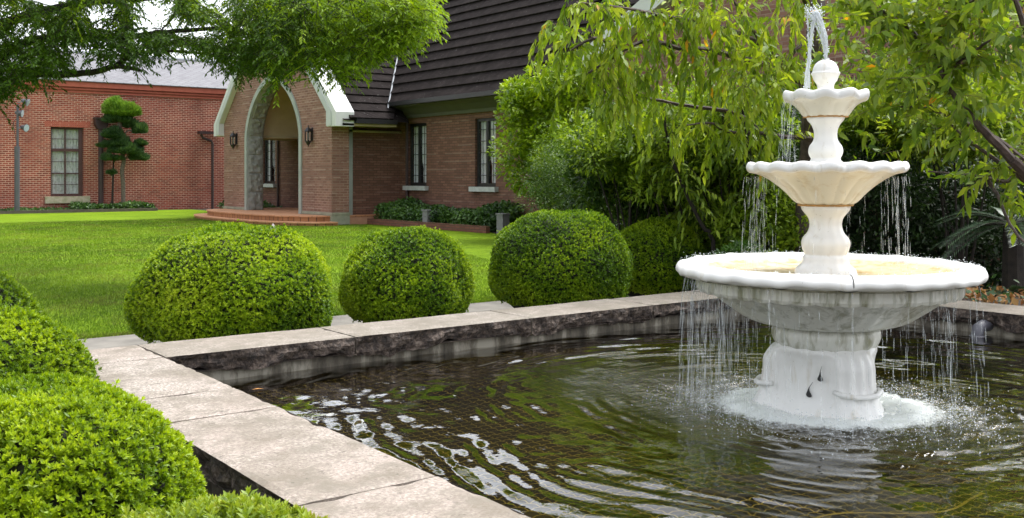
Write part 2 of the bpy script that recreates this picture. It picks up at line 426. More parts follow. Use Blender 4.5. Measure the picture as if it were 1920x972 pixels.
# aerated white water where the falling water lands (a real property of the water, by place)
at = nn(nt, 'ShaderNodeAttribute', attribute_name='foam')
df = nn(nt, 'ShaderNodeBsdfPrincipled'); df.inputs['Base Color'].default_value = (.78, .82, .80, 1); df.inputs['Roughness'].default_value = .35
mx2 = nn(nt, 'ShaderNodeMixShader')
fn = noise_(nt, p, 55, 4, .7)
fm = math_(nt, 'MULTIPLY', math_(nt, 'SUBTRACT', math_(nt, 'ADD', math_(nt, 'MULTIPLY', at.outputs['Fac'], 1.25), fn), .98), 3.2, clamp=True)
nt.links.new(math_(nt, 'MULTIPLY', fm, .85), mx2.inputs[0]); nt.links.new(mx.outputs[0], mx2.inputs[1]); nt.links.new(df.outputs[0], mx2.inputs[2])
nt.links.new(mx2.outputs[0], out.inputs['Surface']); M['water'] = m
def mat_falling(name, alpha):
    m, nt, bs, out = newmat(name)
    bs.inputs['Base Color'].default_value = (.85, .9, .92, 1); bs.inputs['Roughness'].default_value = .12
    bs.inputs['Specular IOR Level'].default_value = .8
    bs.inputs['Alpha'].default_value = alpha
    return m
M['fall'] = mat_falling('falling_water', .24)
M['drop'] = mat_falling('water_drop', .6)
M['film'] = mat_falling('water_film', .22)

# glass, curtains
m, nt, bs, out = newmat('window_glass'); nt.nodes.remove(bs)
tr = nn(nt, 'ShaderNodeBsdfTransparent'); tr.inputs[0].default_value = (.95, .96, .97, 1)
gl = nn(nt, 'ShaderNodeBsdfGlossy'); gl.inputs['Roughness'].default_value = .03
mx = nn(nt, 'ShaderNodeMixShader'); mx.inputs[0].default_value = .07
nt.links.new(tr.outputs[0], mx.inputs[1]); nt.links.new(gl.outputs[0], mx.inputs[2]); nt.links.new(mx.outputs[0], out.inputs['Surface']); M['glass'] = m
def mat_curtain(name, base, lace):
    m, nt, bs, out = newmat(name)
    p = pos_(nt)
    f = noise_(nt, scaled(nt, p, (1, 1, .25)), 16, 3)
    c = ramp(nt, f, [(.35, tuple(x * .72 for x in base)), (.65, base)])
    if lace:
        vr = nn(nt, 'ShaderNodeTexVoronoi'); vr.inputs['Scale'].default_value = 9; nt.links.new(p, vr.inputs['Vector'])
        c = mixc(nt, ramp(nt, vr.outputs['Distance'], [(.2, (.55,) * 3), (.45, (0, 0, 0))]), c, tuple(x * .45 for x in base))
    nt.links.new(c, bs.inputs['Base Color']); bs.inputs['Roughness'].default_value = .9
    return m
M['curtain'] = mat_curtain('white_curtain', (.88, .89, .92), False)
M['lace'] = mat_curtain('lace_curtain', (.82, .83, .79), True)
M['lamp_glass'] = mat_plain('lamp_glass', (.45, .45, .42), (.35, .35, .33), 20, .2, 0)
M['spot_glass'] = mat_plain('spot_glass', (.42, .50, .55), (.30, .38, .42), 12, .15, 0)

M['bark_dark'] = mat_plain('bark_dark', (.035, .026, .02), (.012, .010, .009), 18, .9, .8, .01)
M['bark_cherry'] = mat_plain('bark_cherry', (.12, .085, .07), (.028, .019, .017), 14, .75, .6, .006)
M['bark_grey'] = mat_plain('bark_grey', (.16, .13, .10), (.07, .055, .045), 16, .9, .6, .008)
M['twig'] = mat_plain('twig', (.17, .12, .06), (.10, .07, .04), 20, .8, 0)
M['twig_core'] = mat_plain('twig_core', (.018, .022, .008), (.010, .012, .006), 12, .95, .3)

G = lambda *c: [(i / (len(c) - 1), x) for i, x in enumerate(c)]
M['lf_azalea'] = mat_leaf('azalea_leaf', G((.024, .068, .005), (.11, .22, .008), (.31, .44, .013), (.52, .62, .045)), .36, .42, 3.0, .4)
M['lf_azalea_near'] = mat_leaf('azalea_new_leaf', G((.04, .09, .005), (.13, .23, .007), (.33, .45, .012), (.52, .60, .035)), .38, .42, 3.5, .4)
M['lf_azalea_brown'] = mat_leaf('azalea_tipped_leaf', G((.06, .10, .01), (.17, .26, .02), (.30, .38, .035), (.40, .34, .07)), .35, .45, 4, .4)
M['lf_zelkova'] = mat_leaf('feather_leaf', G((.016, .040, .006), (.040, .092, .008), (.085, .165, .010), (.15, .25, .016)), .40, .5, .5, .3)
M['lf_zelkova_tip'] = mat_leaf('feather_leaf_pale', G((.07, .14, .008), (.15, .26, .010), (.25, .37, .014), (.38, .48, .04)), .5, .5, .9, .3)
M['lf_cherry'] = mat_leaf('weeping_cherry_leaf', G((.07, .14, .010), (.19, .30, .015), (.33, .43, .028), (.48, .54, .08)), .5, .42, 1.3, .4, yellow=(.9985, (.62, .34, .02)))
M['lf_cherry2'] = mat_leaf('cherry_leaf', G((.05, .11, .014), (.15, .25, .020), (.28, .37, .030), (.44, .50, .07)), .5, .4, 1.6, .45, yellow=(.9985, (.65, .30, .02)))
M['lf_bright'] = mat_leaf('bright_hedge_leaf', G((.05, .11, .008), (.15, .25, .010), (.30, .42, .018), (.46, .54, .05)), .40, .4, 1.6, .5)
M['lf_nandina'] = mat_leaf('nandina_leaf', G((.012, .034, .008), (.04, .09, .014), (.10, .18, .022), (.22, .32, .04)), .34, .45, 2.6, .4)
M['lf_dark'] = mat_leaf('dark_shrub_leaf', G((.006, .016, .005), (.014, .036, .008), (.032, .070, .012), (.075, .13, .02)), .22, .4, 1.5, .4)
M['lf_mid'] = mat_leaf('understory_leaf', G((.03, .07, .010), (.13, .22, .018), (.27, .38, .028), (.42, .52, .06)), .45, .42, 1.7, .4)
M['lf_ground'] = mat_leaf('ivy_leaf', G((.015, .045, .010), (.035, .09, .016), (.07, .155, .022), (.14, .25, .04)), .25, .4, 2.5, .45)
M['lf_pine'] = mat_leaf('pine_needles', G((.020, .05, .022), (.045, .10, .040), (.09, .17, .06), (.15, .26, .08)), .3, .5, 2.5, .3)
M['lf_pine_top'] = mat_leaf('pine_new_needles', G((.05, .12, .02), (.12, .24, .03), (.22, .36, .05), (.32, .42, .09)), .25, .5, 2.5, .3)
M['lf_litter'] = mat_leaf('litter_leaf', G((.12, .05, .02), (.30, .14, .05), (.42, .20, .08), (.22, .20, .04)), .1, .6, 4, .3)
M['lf_cycad'] = mat_leaf('cycad_leaf', G((.012, .035, .018), (.028, .065, .032), (.06, .11, .055), (.12, .18, .10)), .15, .35, 2, .5)
def mat_blade(stops, *a):
    m = mat_leaf('grass_blade', stops, *a); nt = m.node_tree; bs = nt.nodes['Principled BSDF']
    src = bs.inputs['Base Color'].links[0].from_socket; p = pos_(nt)
    d = ramp(nt, noise_(nt, p, 1.1, 7, .72), [(.48, (0, 0, 0)), (.60, (.85, .85, .85))])
    c = mixc(nt, d, src, (.16, .125, .045)); nt.links.new(c, bs.inputs['Base Color'])
    return m
M['blade'] = mat_blade( G((.045, .09, .008), (.11, .205, .010), (.19, .30, .018), (.30, .38, .05)), .35, .5, .9, .25)
# ================================================================ ground
def sheet(name, x0, y0, x1, y1, z, mat, kind='structure', nx=1, ny=1, zf=None):
    xs = np.linspace(x0, x1, nx + 1); ys = np.linspace(y0, y1, ny + 1)
    X, Y = np.meshgrid(xs, ys, indexing='ij'); Z = np.full_like(X, z) if zf is None else zf(X, Y)
    V = np.stack([X, Y, Z], -1).reshape(-1, 3)
    i, j = np.meshgrid(np.arange(nx), np.arange(ny), indexing='ij'); a = (i * (ny + 1) + j).ravel()
    F = np.stack([a, a + ny + 1, a + ny + 2, a + 1], 1)
    o = np_mesh(name, V, F, mat); tag(o, kind=kind); return o
PX0, PX1, PY0, PY1, CW, CZ, WZ = 1.845, 7.35, .30, 5.64, .52, .40, .22
LAWN_Y = 9.15
# outer terrain with a hole for the pool: four sheets joined as one mesh
def ground_with_hole():
    mb = MB()
    a, b, c, d = PX0 - .3, PX1 + .3, PY0 - .3, PY1 + .3
    E = 220
    for (x0, y0, x1, y1) in ((-E, -E, a, E), (b, -E, E, E), (a, -E, b, c), (a, d, b, E)):
        mb.add([(x0, y0, 0), (x1, y0, 0), (x1, y1, 0), (x0, y1, 0)], [(0, 1, 2, 3)])
    return tag(mb.build('ground', M['soil']), kind='structure')
ground_with_hole()
LAWN_X1 = 14.9
sheet('lawn', -60, LAWN_Y, LAWN_X1, 42.3, .004, M['turf'])
sheet('paving', -1.5, PY1 + CW + .1, 7.9, LAWN_Y, .006, M['paving'])
# lawn kerb in front of the annex bed
kb = MB(); kb.box((-40, 41.3, 0), (13.2, 41.45, .12)); 
for k in range(40): pass
tag(kb.build('kerb', M['kerb']), kind='structure')

# ================================================================ grass blades on the near lawn
rs = RS(11)
def grass():
    n = 520000
    t = rs.uniform(0, 1, n) ** 1.9
    Y = LAWN_Y + t * 24; X = rs.uniform(-4.5, 14, n)
    r = (CA * X - SA * Y) / (SA * X + CA * Y)
    keep = (r > -.56) & (r < .05) & (X < 8.2 + (Y - 9) * .35)
    X, Y = X[keep], Y[keep]; n = len(X)
    P = np.stack([X, Y, np.full(n, .004)], 1)
    D = unit(np.stack([rs.normal(0, .45, n), rs.normal(0, .45, n), np.ones(n)], 1))
    L = rs.uniform(.018, .045, n)
    N = rand_dirs(rs, n)
    S = unit(np.cross(D, N)); wd = .0042 + .0006 * (Y - 9)
    V = np.stack([P - S * wd[:, None] * .5, P + S * wd[:, None] * .5, P + D * L[:, None]], 1).reshape(-1, 3)
    F = np.arange(3 * n).reshape(-1, 3)
    pt = np.clip(.42 + .30 * wob(P, 1.1, 3) + rs.normal(0, .2, n), 0, 1)
    o = np_mesh('grass', V, F, M['blade'], None, pt)
    tag(o, 'short mown bright green grass of the lawn', 'grass', kind='stuff')
grass()

# ================================================================ walls with openings
def wall_x(mb, X, th, y0, y1, ztop, holes, z0=0, side=1, reveal=True):
    """wall in the plane x=X facing -x, thickness th; ztop number or function of y; holes (ya,yb,za,zb)"""
    f = ztop if callable(ztop) else (lambda y: ztop)
    ys = sorted(set([y0, y1] + [h[0] for h in holes] + [h[1] for h in holes] + ([y for y in EXTRA if y0 < y < y1] if callable(ztop) else [])))
    for a, b in zip(ys[:-1], ys[1:]):
        mid = (a + b) / 2; hs_ = sorted([h for h in holes if h[0] - 1e-6 <= a and b <= h[1] + 1e-6], key=lambda h: h[2])
        z = z0
        for h in hs_ + [None]:
            if h is None:
                pa, pb = f(a), f(b)
            else: pa = pb = h[2]
            if pa > z + 1e-4 or pb > z + 1e-4:
                mb.add([(X, a, z), (X, b, z), (X, b, pb), (X, a, pa)], [(0, 3, 2, 1)])
                mb.add([(X + th, a, z), (X + th, b, z), (X + th, b, pb), (X + th, a, pa)], [(0, 1, 2, 3)])
            if h is not None: z = h[3]
    for (ya, yb, za, zb) in holes:
        mb.add([(X, ya, za), (X + th, ya, za), (X + th, ya, zb), (X, ya, zb)], [(0, 1, 2, 3)])
        mb.add([(X, yb, za), (X + th, yb, za), (X + th, yb, zb), (X, yb, zb)], [(0, 3, 2, 1)])
        mb.add([(X, ya, za), (X, yb, za), (X + th, yb, za), (X + th, ya, za)], [(0, 1, 2, 3)])
        mb.add([(X, ya, zb), (X, yb, zb), (X + th, yb, zb), (X + th, ya, zb)], [(0, 3, 2, 1)])
    for y, s in ((y0, 1), (y1, -1)):
        mb.add([(X, y, z0), (X + th, y, z0), (X + th, y, f(y)), (X, y, f(y))], [(0, 1, 2, 3) if s > 0 else (0, 3, 2, 1)])
EXTRA = []

def courses(mb, p0, along, up, widthfn, n, step, th=.05, mi=0):
    """stepped roof courses. p0 eave start; along unit vector; up unit vector up the slope; widthfn(s)->(a,b) extents along"""
    p0, along, up = Vector(p0), Vector(along), Vector(up); nrm = along.cross(up).normalized()
    if nrm.z < 0: nrm = -nrm
    for k in range(n):
        s0, s1 = k * step - (.03 if k else 0), (k + 1) * step
        a0, b0 = widthfn(s0); a1, b1 = widthfn(s1)
        if b0 <= a0: continue
        A = p0 + up * s0 + along * a0; B = p0 + up * s0 + along * b0
        Cc = p0 + up * s1 + along * b1; D = p0 + up * s1 + along * a1
        o1 = nrm * th; o2 = nrm * .004
        mb.add([A + o1, B + o1, Cc + o2, D + o2, A - nrm * .02, B - nrm * .02, D - nrm * .03, Cc - nrm * .03],
               [(0, 1, 2, 3), (4, 5, 1, 0), (0, 3, 6, 4), (1, 5, 7, 2)], mi)

# ================================================================ the brick house
HX, WT = 15.8, .3
house = empty('brick_house', (HX, 30, 0), 'brown brick house with a steep dark shingle roof and a tall stone-arched porch', 'house')
ws = [(25.12, 26.13, 1.12, 2.97), (21.68, 22.64, 1.12, 2.97), (35.75, 36.85, 1.12, 2.97), (17.6, 18.6, 1.12, 2.97)]
mb = MB(); wall_x(mb, HX, WT, 15.9, 38.3, 3.35, ws); mb.build('main_wall', M['wall_brick'], house)
mb = MB()   # gable ends & back of the main block
mb.box((HX + .31, 15.9, 0), (24, 16.2, 3.5)); mb.box((HX + .31, 38.0, 0), (24, 38.3, 3.5)); mb.box((23.7, 16.21, 0), (24, 37.99, 3.5))
mb.build('rear_wall', M['wall_brick'], house)

def casement(y0, y1, z0, z1, X, parent, frame, curtain, label=None, bars=6):
    """leaded casement with two lights in a wall facing -x"""
    w = y1 - y0
    f = MB(); xf = X + .07
    f.box((xf, y0, z0), (xf + .06, y0 + .07, z1)); f.box((xf, y1 - .07, z0), (xf + .06, y1, z1))
    f.box((xf, y0 + .071, z0), (xf + .06, y1 - .071, z0 + .09)); f.box((xf, y0 + .071, z1 - .08), (xf + .06, y1 - .071, z1))
    c = (y0 + y1) / 2
    f.box((xf - .005, c - .05, z0 + .091), (xf + .05, c + .05, z1 - .081))
    for k in range(1, bars):
        z = z0 + (z1 - z0) * k / bars
        f.box((xf + .02, y0 + .072, z - .009), (xf + .035, c - .061, z + .009)); f.box((xf + .02, c + .061, z - .009), (xf + .035, y1 - .072, z + .009))
    for cc in ((y0 + c) / 2, (y1 + c) / 2):
        f.box((xf + .021, cc - .007, z0 + .092), (xf + .034, cc + .007, z1 - .082))
    # near-black panel, the unlit room behind painted as flat colour
    f.box((X + .26, y0 + .001, z0 + .001), (X + .28, y1 - .001, z1 - .001), 1)
    wo = f.build('window', [M['dark_metal'] if frame is None else frame, M['room_panel']], parent)
    if label: wo['label'] = label
    g = MB(); g.box((xf + .038, y0 + .072, z0 + .092), (xf + .042, c - .062, z1 - .082)); g.box((xf + .038, c + .062, z0 + .092), (xf + .042, y1 - .072, z1 - .082))
    g.build('pane', M['glass'], wo)
    # curtains: pleated sheets tied back at the bottom
    cm = MB()
    for (a, b, sgn) in ((y0 + .08, c - .03, 1), (c + .03, y1 - .08, -1)):
        n = 22; rows = 8; vs_ = []; fs = []
        for j in range(rows + 1):
            v = j / rows; z = z0 + .1 + (z1 - z0 - .18) * v
            pinch = .75 if v < .12 else (1 - .28 * math.exp(-((v - .2) / .12) ** 2))
            for i in range(n + 1):
                u = i / n
                y = (a + (b - a) * u * pinch) if sgn > 0 else (b - (b - a) * (1 - u) * pinch)
                vs_.append((X + .165 + .012 * math.sin(u * 30 + v), y, z))
        for j in range(rows):
            for i in range(n):
                q = j * (n + 1) + i; fs.append((q, q + 1, q + n + 2, q + n + 1))
        cm.add(vs_, fs)
    cm.build('curtain', curtain, wo, True)
    return wo
for i, (a, b, c, d) in enumerate(ws):
    wo = casement(a, b, c, d, HX, house, None, M['curtain'])
    s = MB(); s.box((HX - .13, a - .12, c - .13), (HX + .068, b + .12, c - .002)); s.build('sill', M['sill'], wo)

# main roof
TS = 1.24; nu = math.hypot(1, TS); upv = (1 / nu, 0, TS / nu); EX, EZ = 15.12, 3.55
mb = MB(); courses(mb, (EX, 15.0, EZ), (0, 1, 0), upv, lambda s: (0.0, 23.5), 24, .405, .06)
rx, rz = EX + upv[0] * 24 * .405, EZ + upv[2] * 24 * .405
mb.add([(rx, 15, rz), (rx, 38.5, rz), (rx + 5.5, 38.5, 3.5), (rx + 5.5, 15, 3.5)], [(0, 3, 2, 1)])
mb.prism([(EX + .3, 38.3, 3.36), (rx, 38.3, rz - .1), (rx + 5.3, 38.3, 3.4)], (0, -.28, 0)); mb.prism([(EX + .3, 16.2, 3.36), (rx, 16.2, rz - .1), (rx + 5.3, 16.2, 3.4)], (0, -.28, 0))
mb.build('main_roof', M['roof'], house)
# eaves: gutter and sloping soffit board (interrupted by the porch roof)
def main_eaves(y0, y1):
    mb = MB()
    mb.prism([(EX - .10, y0, EZ - .09), (EX - .10, y0, EZ + .03), (EX - .085, y0, EZ + .03), (EX - .085, y0, EZ - .07), (EX + .02, y0, EZ - .07), (EX + .02, y0, EZ + .02), (EX + .035, y0, EZ + .02), (EX + .035, y0, EZ - .09)], (0, y1 - y0, 0))
    mb.build('gutter', M['dark_metal'], house)
    mb = MB()
    mb.prism([(EX + .04, y0, EZ - .11), (EX + .07, y0, EZ - .02), (HX + .002, y0, 3.40), (HX - .06, y0, 3.13), (HX - .09, y0, 3.13), (HX - .12, y0, 3.22), (EX + .3, y0, 3.38)], (0, y1 - y0, 0))
    mb.build('soffit', M['soffit'], house)
main_eaves(15.0, 26.25); main_eaves(34.4, 38.5)

# ---- porch
QX, PTH, PC, PHW = 13.3, .55, 30.3, 4.1          # front plane, wall thickness, centre, half width
def gab(y): return 7.15 - .95 * abs(y - PC)
AH, ASP, ART = 2.0, 2.65, 1.80                     # arch half width, springing, rise
def arch(y, hw=AH, sp=ASP, rise=ART):
    s = min(1, abs(y - PC) / hw); return sp + rise * max(0, 1 - s ** 1.75) ** .60
mb = MB(); NA = 40
ysL = [PC - PHW + k * (PHW - AH) / 6 for k in range(7)]; ysM = [PC - AH * math.cos(math.pi * k / NA) for k in range(NA + 1)]; ysR = [2 * PC - y for y in ysL][::-1]
ys = sorted(set([round(y, 5) for y in ysL + ysM + ysR]))
for a, b in zip(ys[:-1], ys[1:]):
    ina = abs((a + b) / 2 - PC) < AH
    for X, fl in ((QX, 0), (QX + PTH, 1)):
        za, zb = (arch(a), arch(b)) if ina else (.36, .36)
        q = [(X, a, za), (X, b, zb), (X, b, gab(b)), (X, a, gab(a))]
        mb.add(q, [(0, 1, 2, 3) if fl else (0, 3, 2, 1)])
for y, s in ((PC - PHW, 1), (PC + PHW, -1)):
    mb.add([(QX, y, .36), (QX + PTH, y, .36), (QX + PTH, y, gab(y)), (QX, y, gab(y))], [(0, 1, 2, 3) if s > 0 else (0, 3, 2, 1)])
mb.build('porch_wall', M['brown_brick'], house)
# plinth of the porch wall (two sides of the arch)
mb = MB()
for a, b in ((PC - PHW - .015, PC - AH - .2), (PC + AH + .2, PC + PHW + .015)):
    mb = MB(); mb.box((QX - .02, a, 0), (QX + PTH + .02, b, .30)); mb.box((QX - .035, a - .015, .300), (QX + PTH + .03, b + .015, .358))
    mb.build('plinth', M['plinth'], house)
# stone arch: smooth front trim + rock-faced jamb blocks inside
mb = MB(); TW = .17
pin = [(PC - AH, .25)] + [(PC - AH * math.cos(math.pi * k / 48), arch(PC - AH * math.cos(math.pi * k / 48))) for k in range(49)] + [(PC + AH, .25)]
def off(pl, d):
    out_ = []
    for i, (y, z) in enumerate(pl):
        y0_, z0_ = pl[max(i - 1, 0)]; y1_, z1_ = pl[min(i + 1, len(pl) - 1)]
        ty, tz = y1_ - y0_, z1_ - z0_; l = math.hypot(ty, tz) or 1
        out_.append((y - tz / l * d, z + ty / l * d))
    out_[0] = (pl[0][0] - d, pl[0][1]); out_[-1] = (pl[-1][0] + d, pl[-1][1])
    return out_
pout = off(pin, TW)
xs0, xs1 = QX - .045, QX + .03
for i in range(len(pin) - 1):
    (ya, za), (yb, zb) = pin[i], pin[i + 1]; (yc, zc), (yd, zd) = pout[i], pout[i + 1]
    mb.add([(xs0, ya, za), (xs0, yb, zb), (xs0, yd, zd), (xs0, yc, zc), (xs1, ya, za), (xs1, yb, zb), (xs1, yd, zd), (xs1, yc, zc)],
           [(0, 3, 2, 1), (4, 5, 6, 7), (0, 1, 5, 4), (3, 7, 6, 2)])
mb.build('arch_trim', M['trim_stone'], house)
mb = MB(); r2 = RS(5)
# intrados strip, blocks separated by joints, rough faces by displaced grid
cum = [0]
for i in range(1, len(pin)): cum.append(cum[-1] + math.hypot(pin[i][0] - pin[i-1][0], pin[i][1] - pin[i-1][1]))
def at_s(s):
    s = max(0, min(cum[-1] - 1e-6, s))
    for i in range(1, len(cum)):
        if cum[i] >= s:
            u = (s - cum[i-1]) / max(1e-9, cum[i] - cum[i-1]); return (pin[i-1][0] + (pin[i][0] - pin[i-1][0]) * u, pin[i-1][1] + (pin[i][1] - pin[i-1][1]) * u)
    return pin[-1]
nb = 17; NS = 14 * nb; NX = 8
grid = []
for i in range(NS + 1):
    s = cum[-1] * i / NS; y, z = at_s(s); y2, z2 = at_s(s + .02); y1, z1 = at_s(s - .02)
    ty, tz = y2 - y1, z2 - z1; l = math.hypot(ty, tz) or 1; ny, nz = tz / l, -ty / l   # inward
    blk = s / cum[-1] * nb; e = min(blk % 1, 1 - blk % 1)
    row = []
    for j in range(NX + 1):
        x = QX + .032 + (PTH - .04) * j / NX; ex = min(j, NX - j) / NX
        d = .0
        if e > .02: d = (.035 + .05 * mnoise.noise(Vector((x * 9, s * 7, 3)))) * min(1, e * 12) * min(1, ex * 6)
        row.append((x, y + ny * max(d, -.005), z + nz * max(d, -.005)))
    grid.append(row)
vs_ = [v for r_ in grid for v in r_]; fs = []
for i in range(NS):
    for j in range(NX):
        q = i * (NX + 1) + j; fs.append((q, q + 1, q + NX + 2, q + NX + 1))
mb.add(vs_, fs); mb.build('arch_jamb', M['grey_stone'], house)
# barrel vault of pale plaster behind the arch
mb = MB(); HV = 2.25
vp = [(PC - HV, 2.72)] + [(PC - HV * math.cos(math.pi * k / 32), arch(PC - HV * math.cos(math.pi * k / 32), HV, 2.74, 2.0)) for k in range(33)] + [(PC + HV, 2.72)]
for i in range(len(vp) - 1):
    (ya, za), (yb, zb) = vp[i], vp[i + 1]
    mb.add([(QX + PTH, ya, za), (QX + PTH, yb, zb), (HX, yb, zb), (HX, ya, za)], [(0, 1, 2, 3)])
mb.box((QX + PTH + .002, PC - PHW + .3, 2.70), (HX - .002, PC - HV + .03, 2.76)); mb.box((QX + PTH + .002, PC + HV - .03, 2.70), (HX - .002, PC + PHW - .01, 2.76))
vlt = mb.build('vault', M['plaster'], house, True)
# recessed right-hand side wall, in the shade of the eave, and its pale corner post
mb = MB(); mb.box((QX + PTH + .22, PC - PHW + .42, .25), (HX - .002, PC - PHW + .62, 2.98)); mb.build('side_wall', M['wall_brick'], house)
mb = MB(); mb.box((QX + PTH + .10, PC - PHW + .30, .22), (QX + PTH + .28, PC - PHW + .415, 2.95)); mb.build('corner_post', M['trim_stone'], house)
mb = MB(); mb.box((QX + PTH + .021, PC - PHW - .0, 0), (15.35, PC - PHW + .62, .215)); mb.build('side_step', mat_plain('step_terracotta', (.45, .24, .15), (.36, .18, .11), 4, .8), house)
mb = MB(); mb.tube([(HX - .07, 26.1, 0), (HX - .07, 26.1, 3.2)], .045, 8); mb.build('downpipe', M['brown_metal'], house)
mb = MB(); mb.tube([(HX - .07, 35.35, 0), (HX - .07, 35.35, 3.2)], .045, 8); mb.build('downpipe', M['brown_metal'], house)
# porch roof
PS = .95; pn = math.hypot(1, PS); RZ = 7.52
def xend(s, z0): return EX + (z0 + s * PS / pn - EZ) / TS + .25
ye = PC - 4.72; ze = RZ - PS * 4.72
nC = 18; st = 4.72 * pn / nC
mb = MB()
courses(mb, (QX + .25, ye, ze), (1, 0, 0), (0, 1 / pn, PS / pn), lambda s: (0, xend(s, ze) - QX - .25), nC, st, .05)
courses(mb, (QX + .25, 2 * PC - ye, ze), (1, 0, 0), (0, -1 / pn, PS / pn), lambda s: (0, xend(s, ze) - QX - .25), nC, st, .05)
# underside boards
for sg in (-1, 1):
    mb.add([(QX + .05, PC + sg * 4.72, ze - .06), (HX - .3, PC + sg * 4.72, ze - .06), (HX - .3, PC, RZ - .3), (QX + .05, PC, RZ - .3)], [(0, 1, 2, 3)])
mb.build('porch_roof', M['roof'], house)
for sg in (-1, 1):
    yy = PC + sg * 4.72
    mb = MB(); mb.box((QX + .44, yy - .06, ze - .13), (EX - .05, yy + .06, ze + .0)); mb.build('porch_gutter', M['dark_metal'], house)
    mb = MB(); mb.box((QX + .05, yy + .06 * sg * -1, ze - .20), (EX - .02, PC + sg * (PHW + .002), ze - .135)); mb.build('porch_soffit', M['plaster'], house)
# valley flashing strip
val = []
for z in (3.35, 7.2):
    y = PC - (RZ - z) / PS; x = EX + (z - EZ) / TS; val.append(Vector((x, y, z)))
dv = Vector((-.02, -.02, .085)); sdv = Vector((.10, 0, .124)).normalized() * .055; sd2 = Vector((0, .10, .095)).normalized() * .055
mb = MB(); a, b = val[0] + dv, val[1] + dv
mb.add([a + sdv * .8, b + sdv * .8, b, a, a + Vector((0, -.07, -.045)), b + Vector((0, -.07, -.045))], [(0, 1, 2, 3), (3, 2, 5, 4)])
mb.build('valley_flashing', M['pale_metal'], house)
# white verge boards: front board, broad top, and kneeler blocks
mb = MB()
for sg in (-1, 1):
    def P(d, z, x): return (x, PC + sg * d, z)
    ztop = lambda d: 7.15 - PS * d + .50; zbot = lambda d: 7.15 - PS * d - .02
    x0, x1 = QX - .16, QX + .42
    fr = [P(0, zbot(0), x0), P(4.10, zbot(4.10), x0), P(4.10, zbot(4.10) - .42, x0), P(4.66, zbot(4.10) - .42, x0), P(4.66, ztop(4.66), x0), P(0, ztop(0), x0)]
    mb.prism(fr, (x1 - x0, 0, 0), 0)
mb.build('verge', [M['white_paint']], house)
mb = MB()
for sg in (-1, 1):
    x0 = QX - .185
    pts = [(x0, PC + sg * .02, 7.15 + .0), (x0, PC + sg * 4.10, 7.15 - PS * 4.10), (x0, PC + sg * 4.10, 7.15 - PS * 4.10 + .26), (x0, PC + sg * .02, 7.15 + .26)]
    mb.prism(pts, (.022, 0, 0)); 
    pts = [(x0, PC + sg * 4.105, zbot(4.10) - .40), (x0, PC + sg * 4.40, zbot(4.10) - .40), (x0, PC + sg * 4.40, 7.15 - PS * 4.40 + .26), (x0, PC + sg * 4.105, 7.15 - PS * 4.105 + .26)]
    mb.prism(pts, (.022, 0, 0))
mb.build('verge_board', M['fascia_grey'], house)
# wall lanterns
def lantern(p):
    p = Vector(p); m_ = MB()
    def ring(r, z): return [(p.x - .13 + r * math.cos(a), p.y + r * math.sin(a), p.z + z) for a in [k * math.pi / 3 for k in range(6)]]
    def loft(prof):
        vs_ = []; fs = []
        for r, z in prof: vs_ += ring(r, z)
        for i in range(len(prof) - 1):
            for k in range(6): fs.append((i * 6 + k, i * 6 + (k + 1) % 6, (i + 1) * 6 + (k + 1) % 6, (i + 1) * 6 + k))
        m_.add(vs_, fs)
    loft([(.008, .33), (.02, .30), (.015, .27), (.06, .24), (.12, .17), (.125, .15)])
    loft([(.11, .15), (.115, .13), (.10, .13)]); loft([(.10, -.13), (.105, -.15), (.085, -.18), (.04, -.24), (.015, -.28), (.005, -.33)])
    for a in [k * math.pi / 3 for k in range(6)]:
        x, y = p.x - .13 + .10 * math.cos(a), p.y + .10 * math.sin(a); m_.box((x - .012, y - .012, p.z - .14), (x + .012, y + .012, p.z + .14))
    m_.box((p.x - .13, p.y - .02, p.z + .18), (p.x - .001, p.y + .02, p.z + .22)); m_.box((p.x - .02, p.y - .05, p.z - .12), (p.x - .001, p.y + .05, p.z + .26))
    lo = m_.build('wall_lantern', M['dark_metal'], house)
    g_ = MB(); g_.tube([(p.x - .13, p.y, p.z - .10), (p.x - .13, p.y, p.z + .10)], .035, 8); g_.build('lamp_glass', M['lamp_glass'], lo)
for (px, py) in ((444, 264), (585.5, 256)):
    q = on_x(px, py, QX); lantern((QX, q.y, q.z))

# ---- right wing with its own white-verged gable
mb = MB(); WX, WC = 14.4, 11.4
def wg(y): return 6.0 - .48 * abs(y - WC)
EXTRA = [WC]
wall_x(mb, WX, .3, 7.0, 15.85, wg, [(10.2, 11.6, 1.1, 3.0)]); mb.box((WX + .31, 6.99, 0), (24, 7.3, 3.7)); mb.build('wing_wall', M['brown_brick'], house)
wo = casement(10.2, 11.6, 1.1, 3.0, WX, house, None, M['curtain'])
mb = MB()
for sg in (-1, 1):
    pts = [(WX - .25, WC, 6.0), (WX - .25, WC + sg * 4.9, 6.0 - .48 * 4.9), (WX - .25, WC + sg * 4.9, 6.42 - .48 * 4.9), (WX - .25, WC, 6.42)]
    mb.prism(pts, (.6, 0, 0))
mb.build('wing_verge', M['white_paint'], house)
mb = MB()
for sg in (-1, 1):
    mb.add([(WX + .352, WC, 6.3), (24, WC, 6.3), (24, WC + sg * 4.9, 6.3 - .48 * 4.9), (WX + .352, WC + sg * 4.9, 6.3 - .48 * 4.9)], [(0, 1, 2, 3)])
mb.build('wing_roof', M['roof'], house)

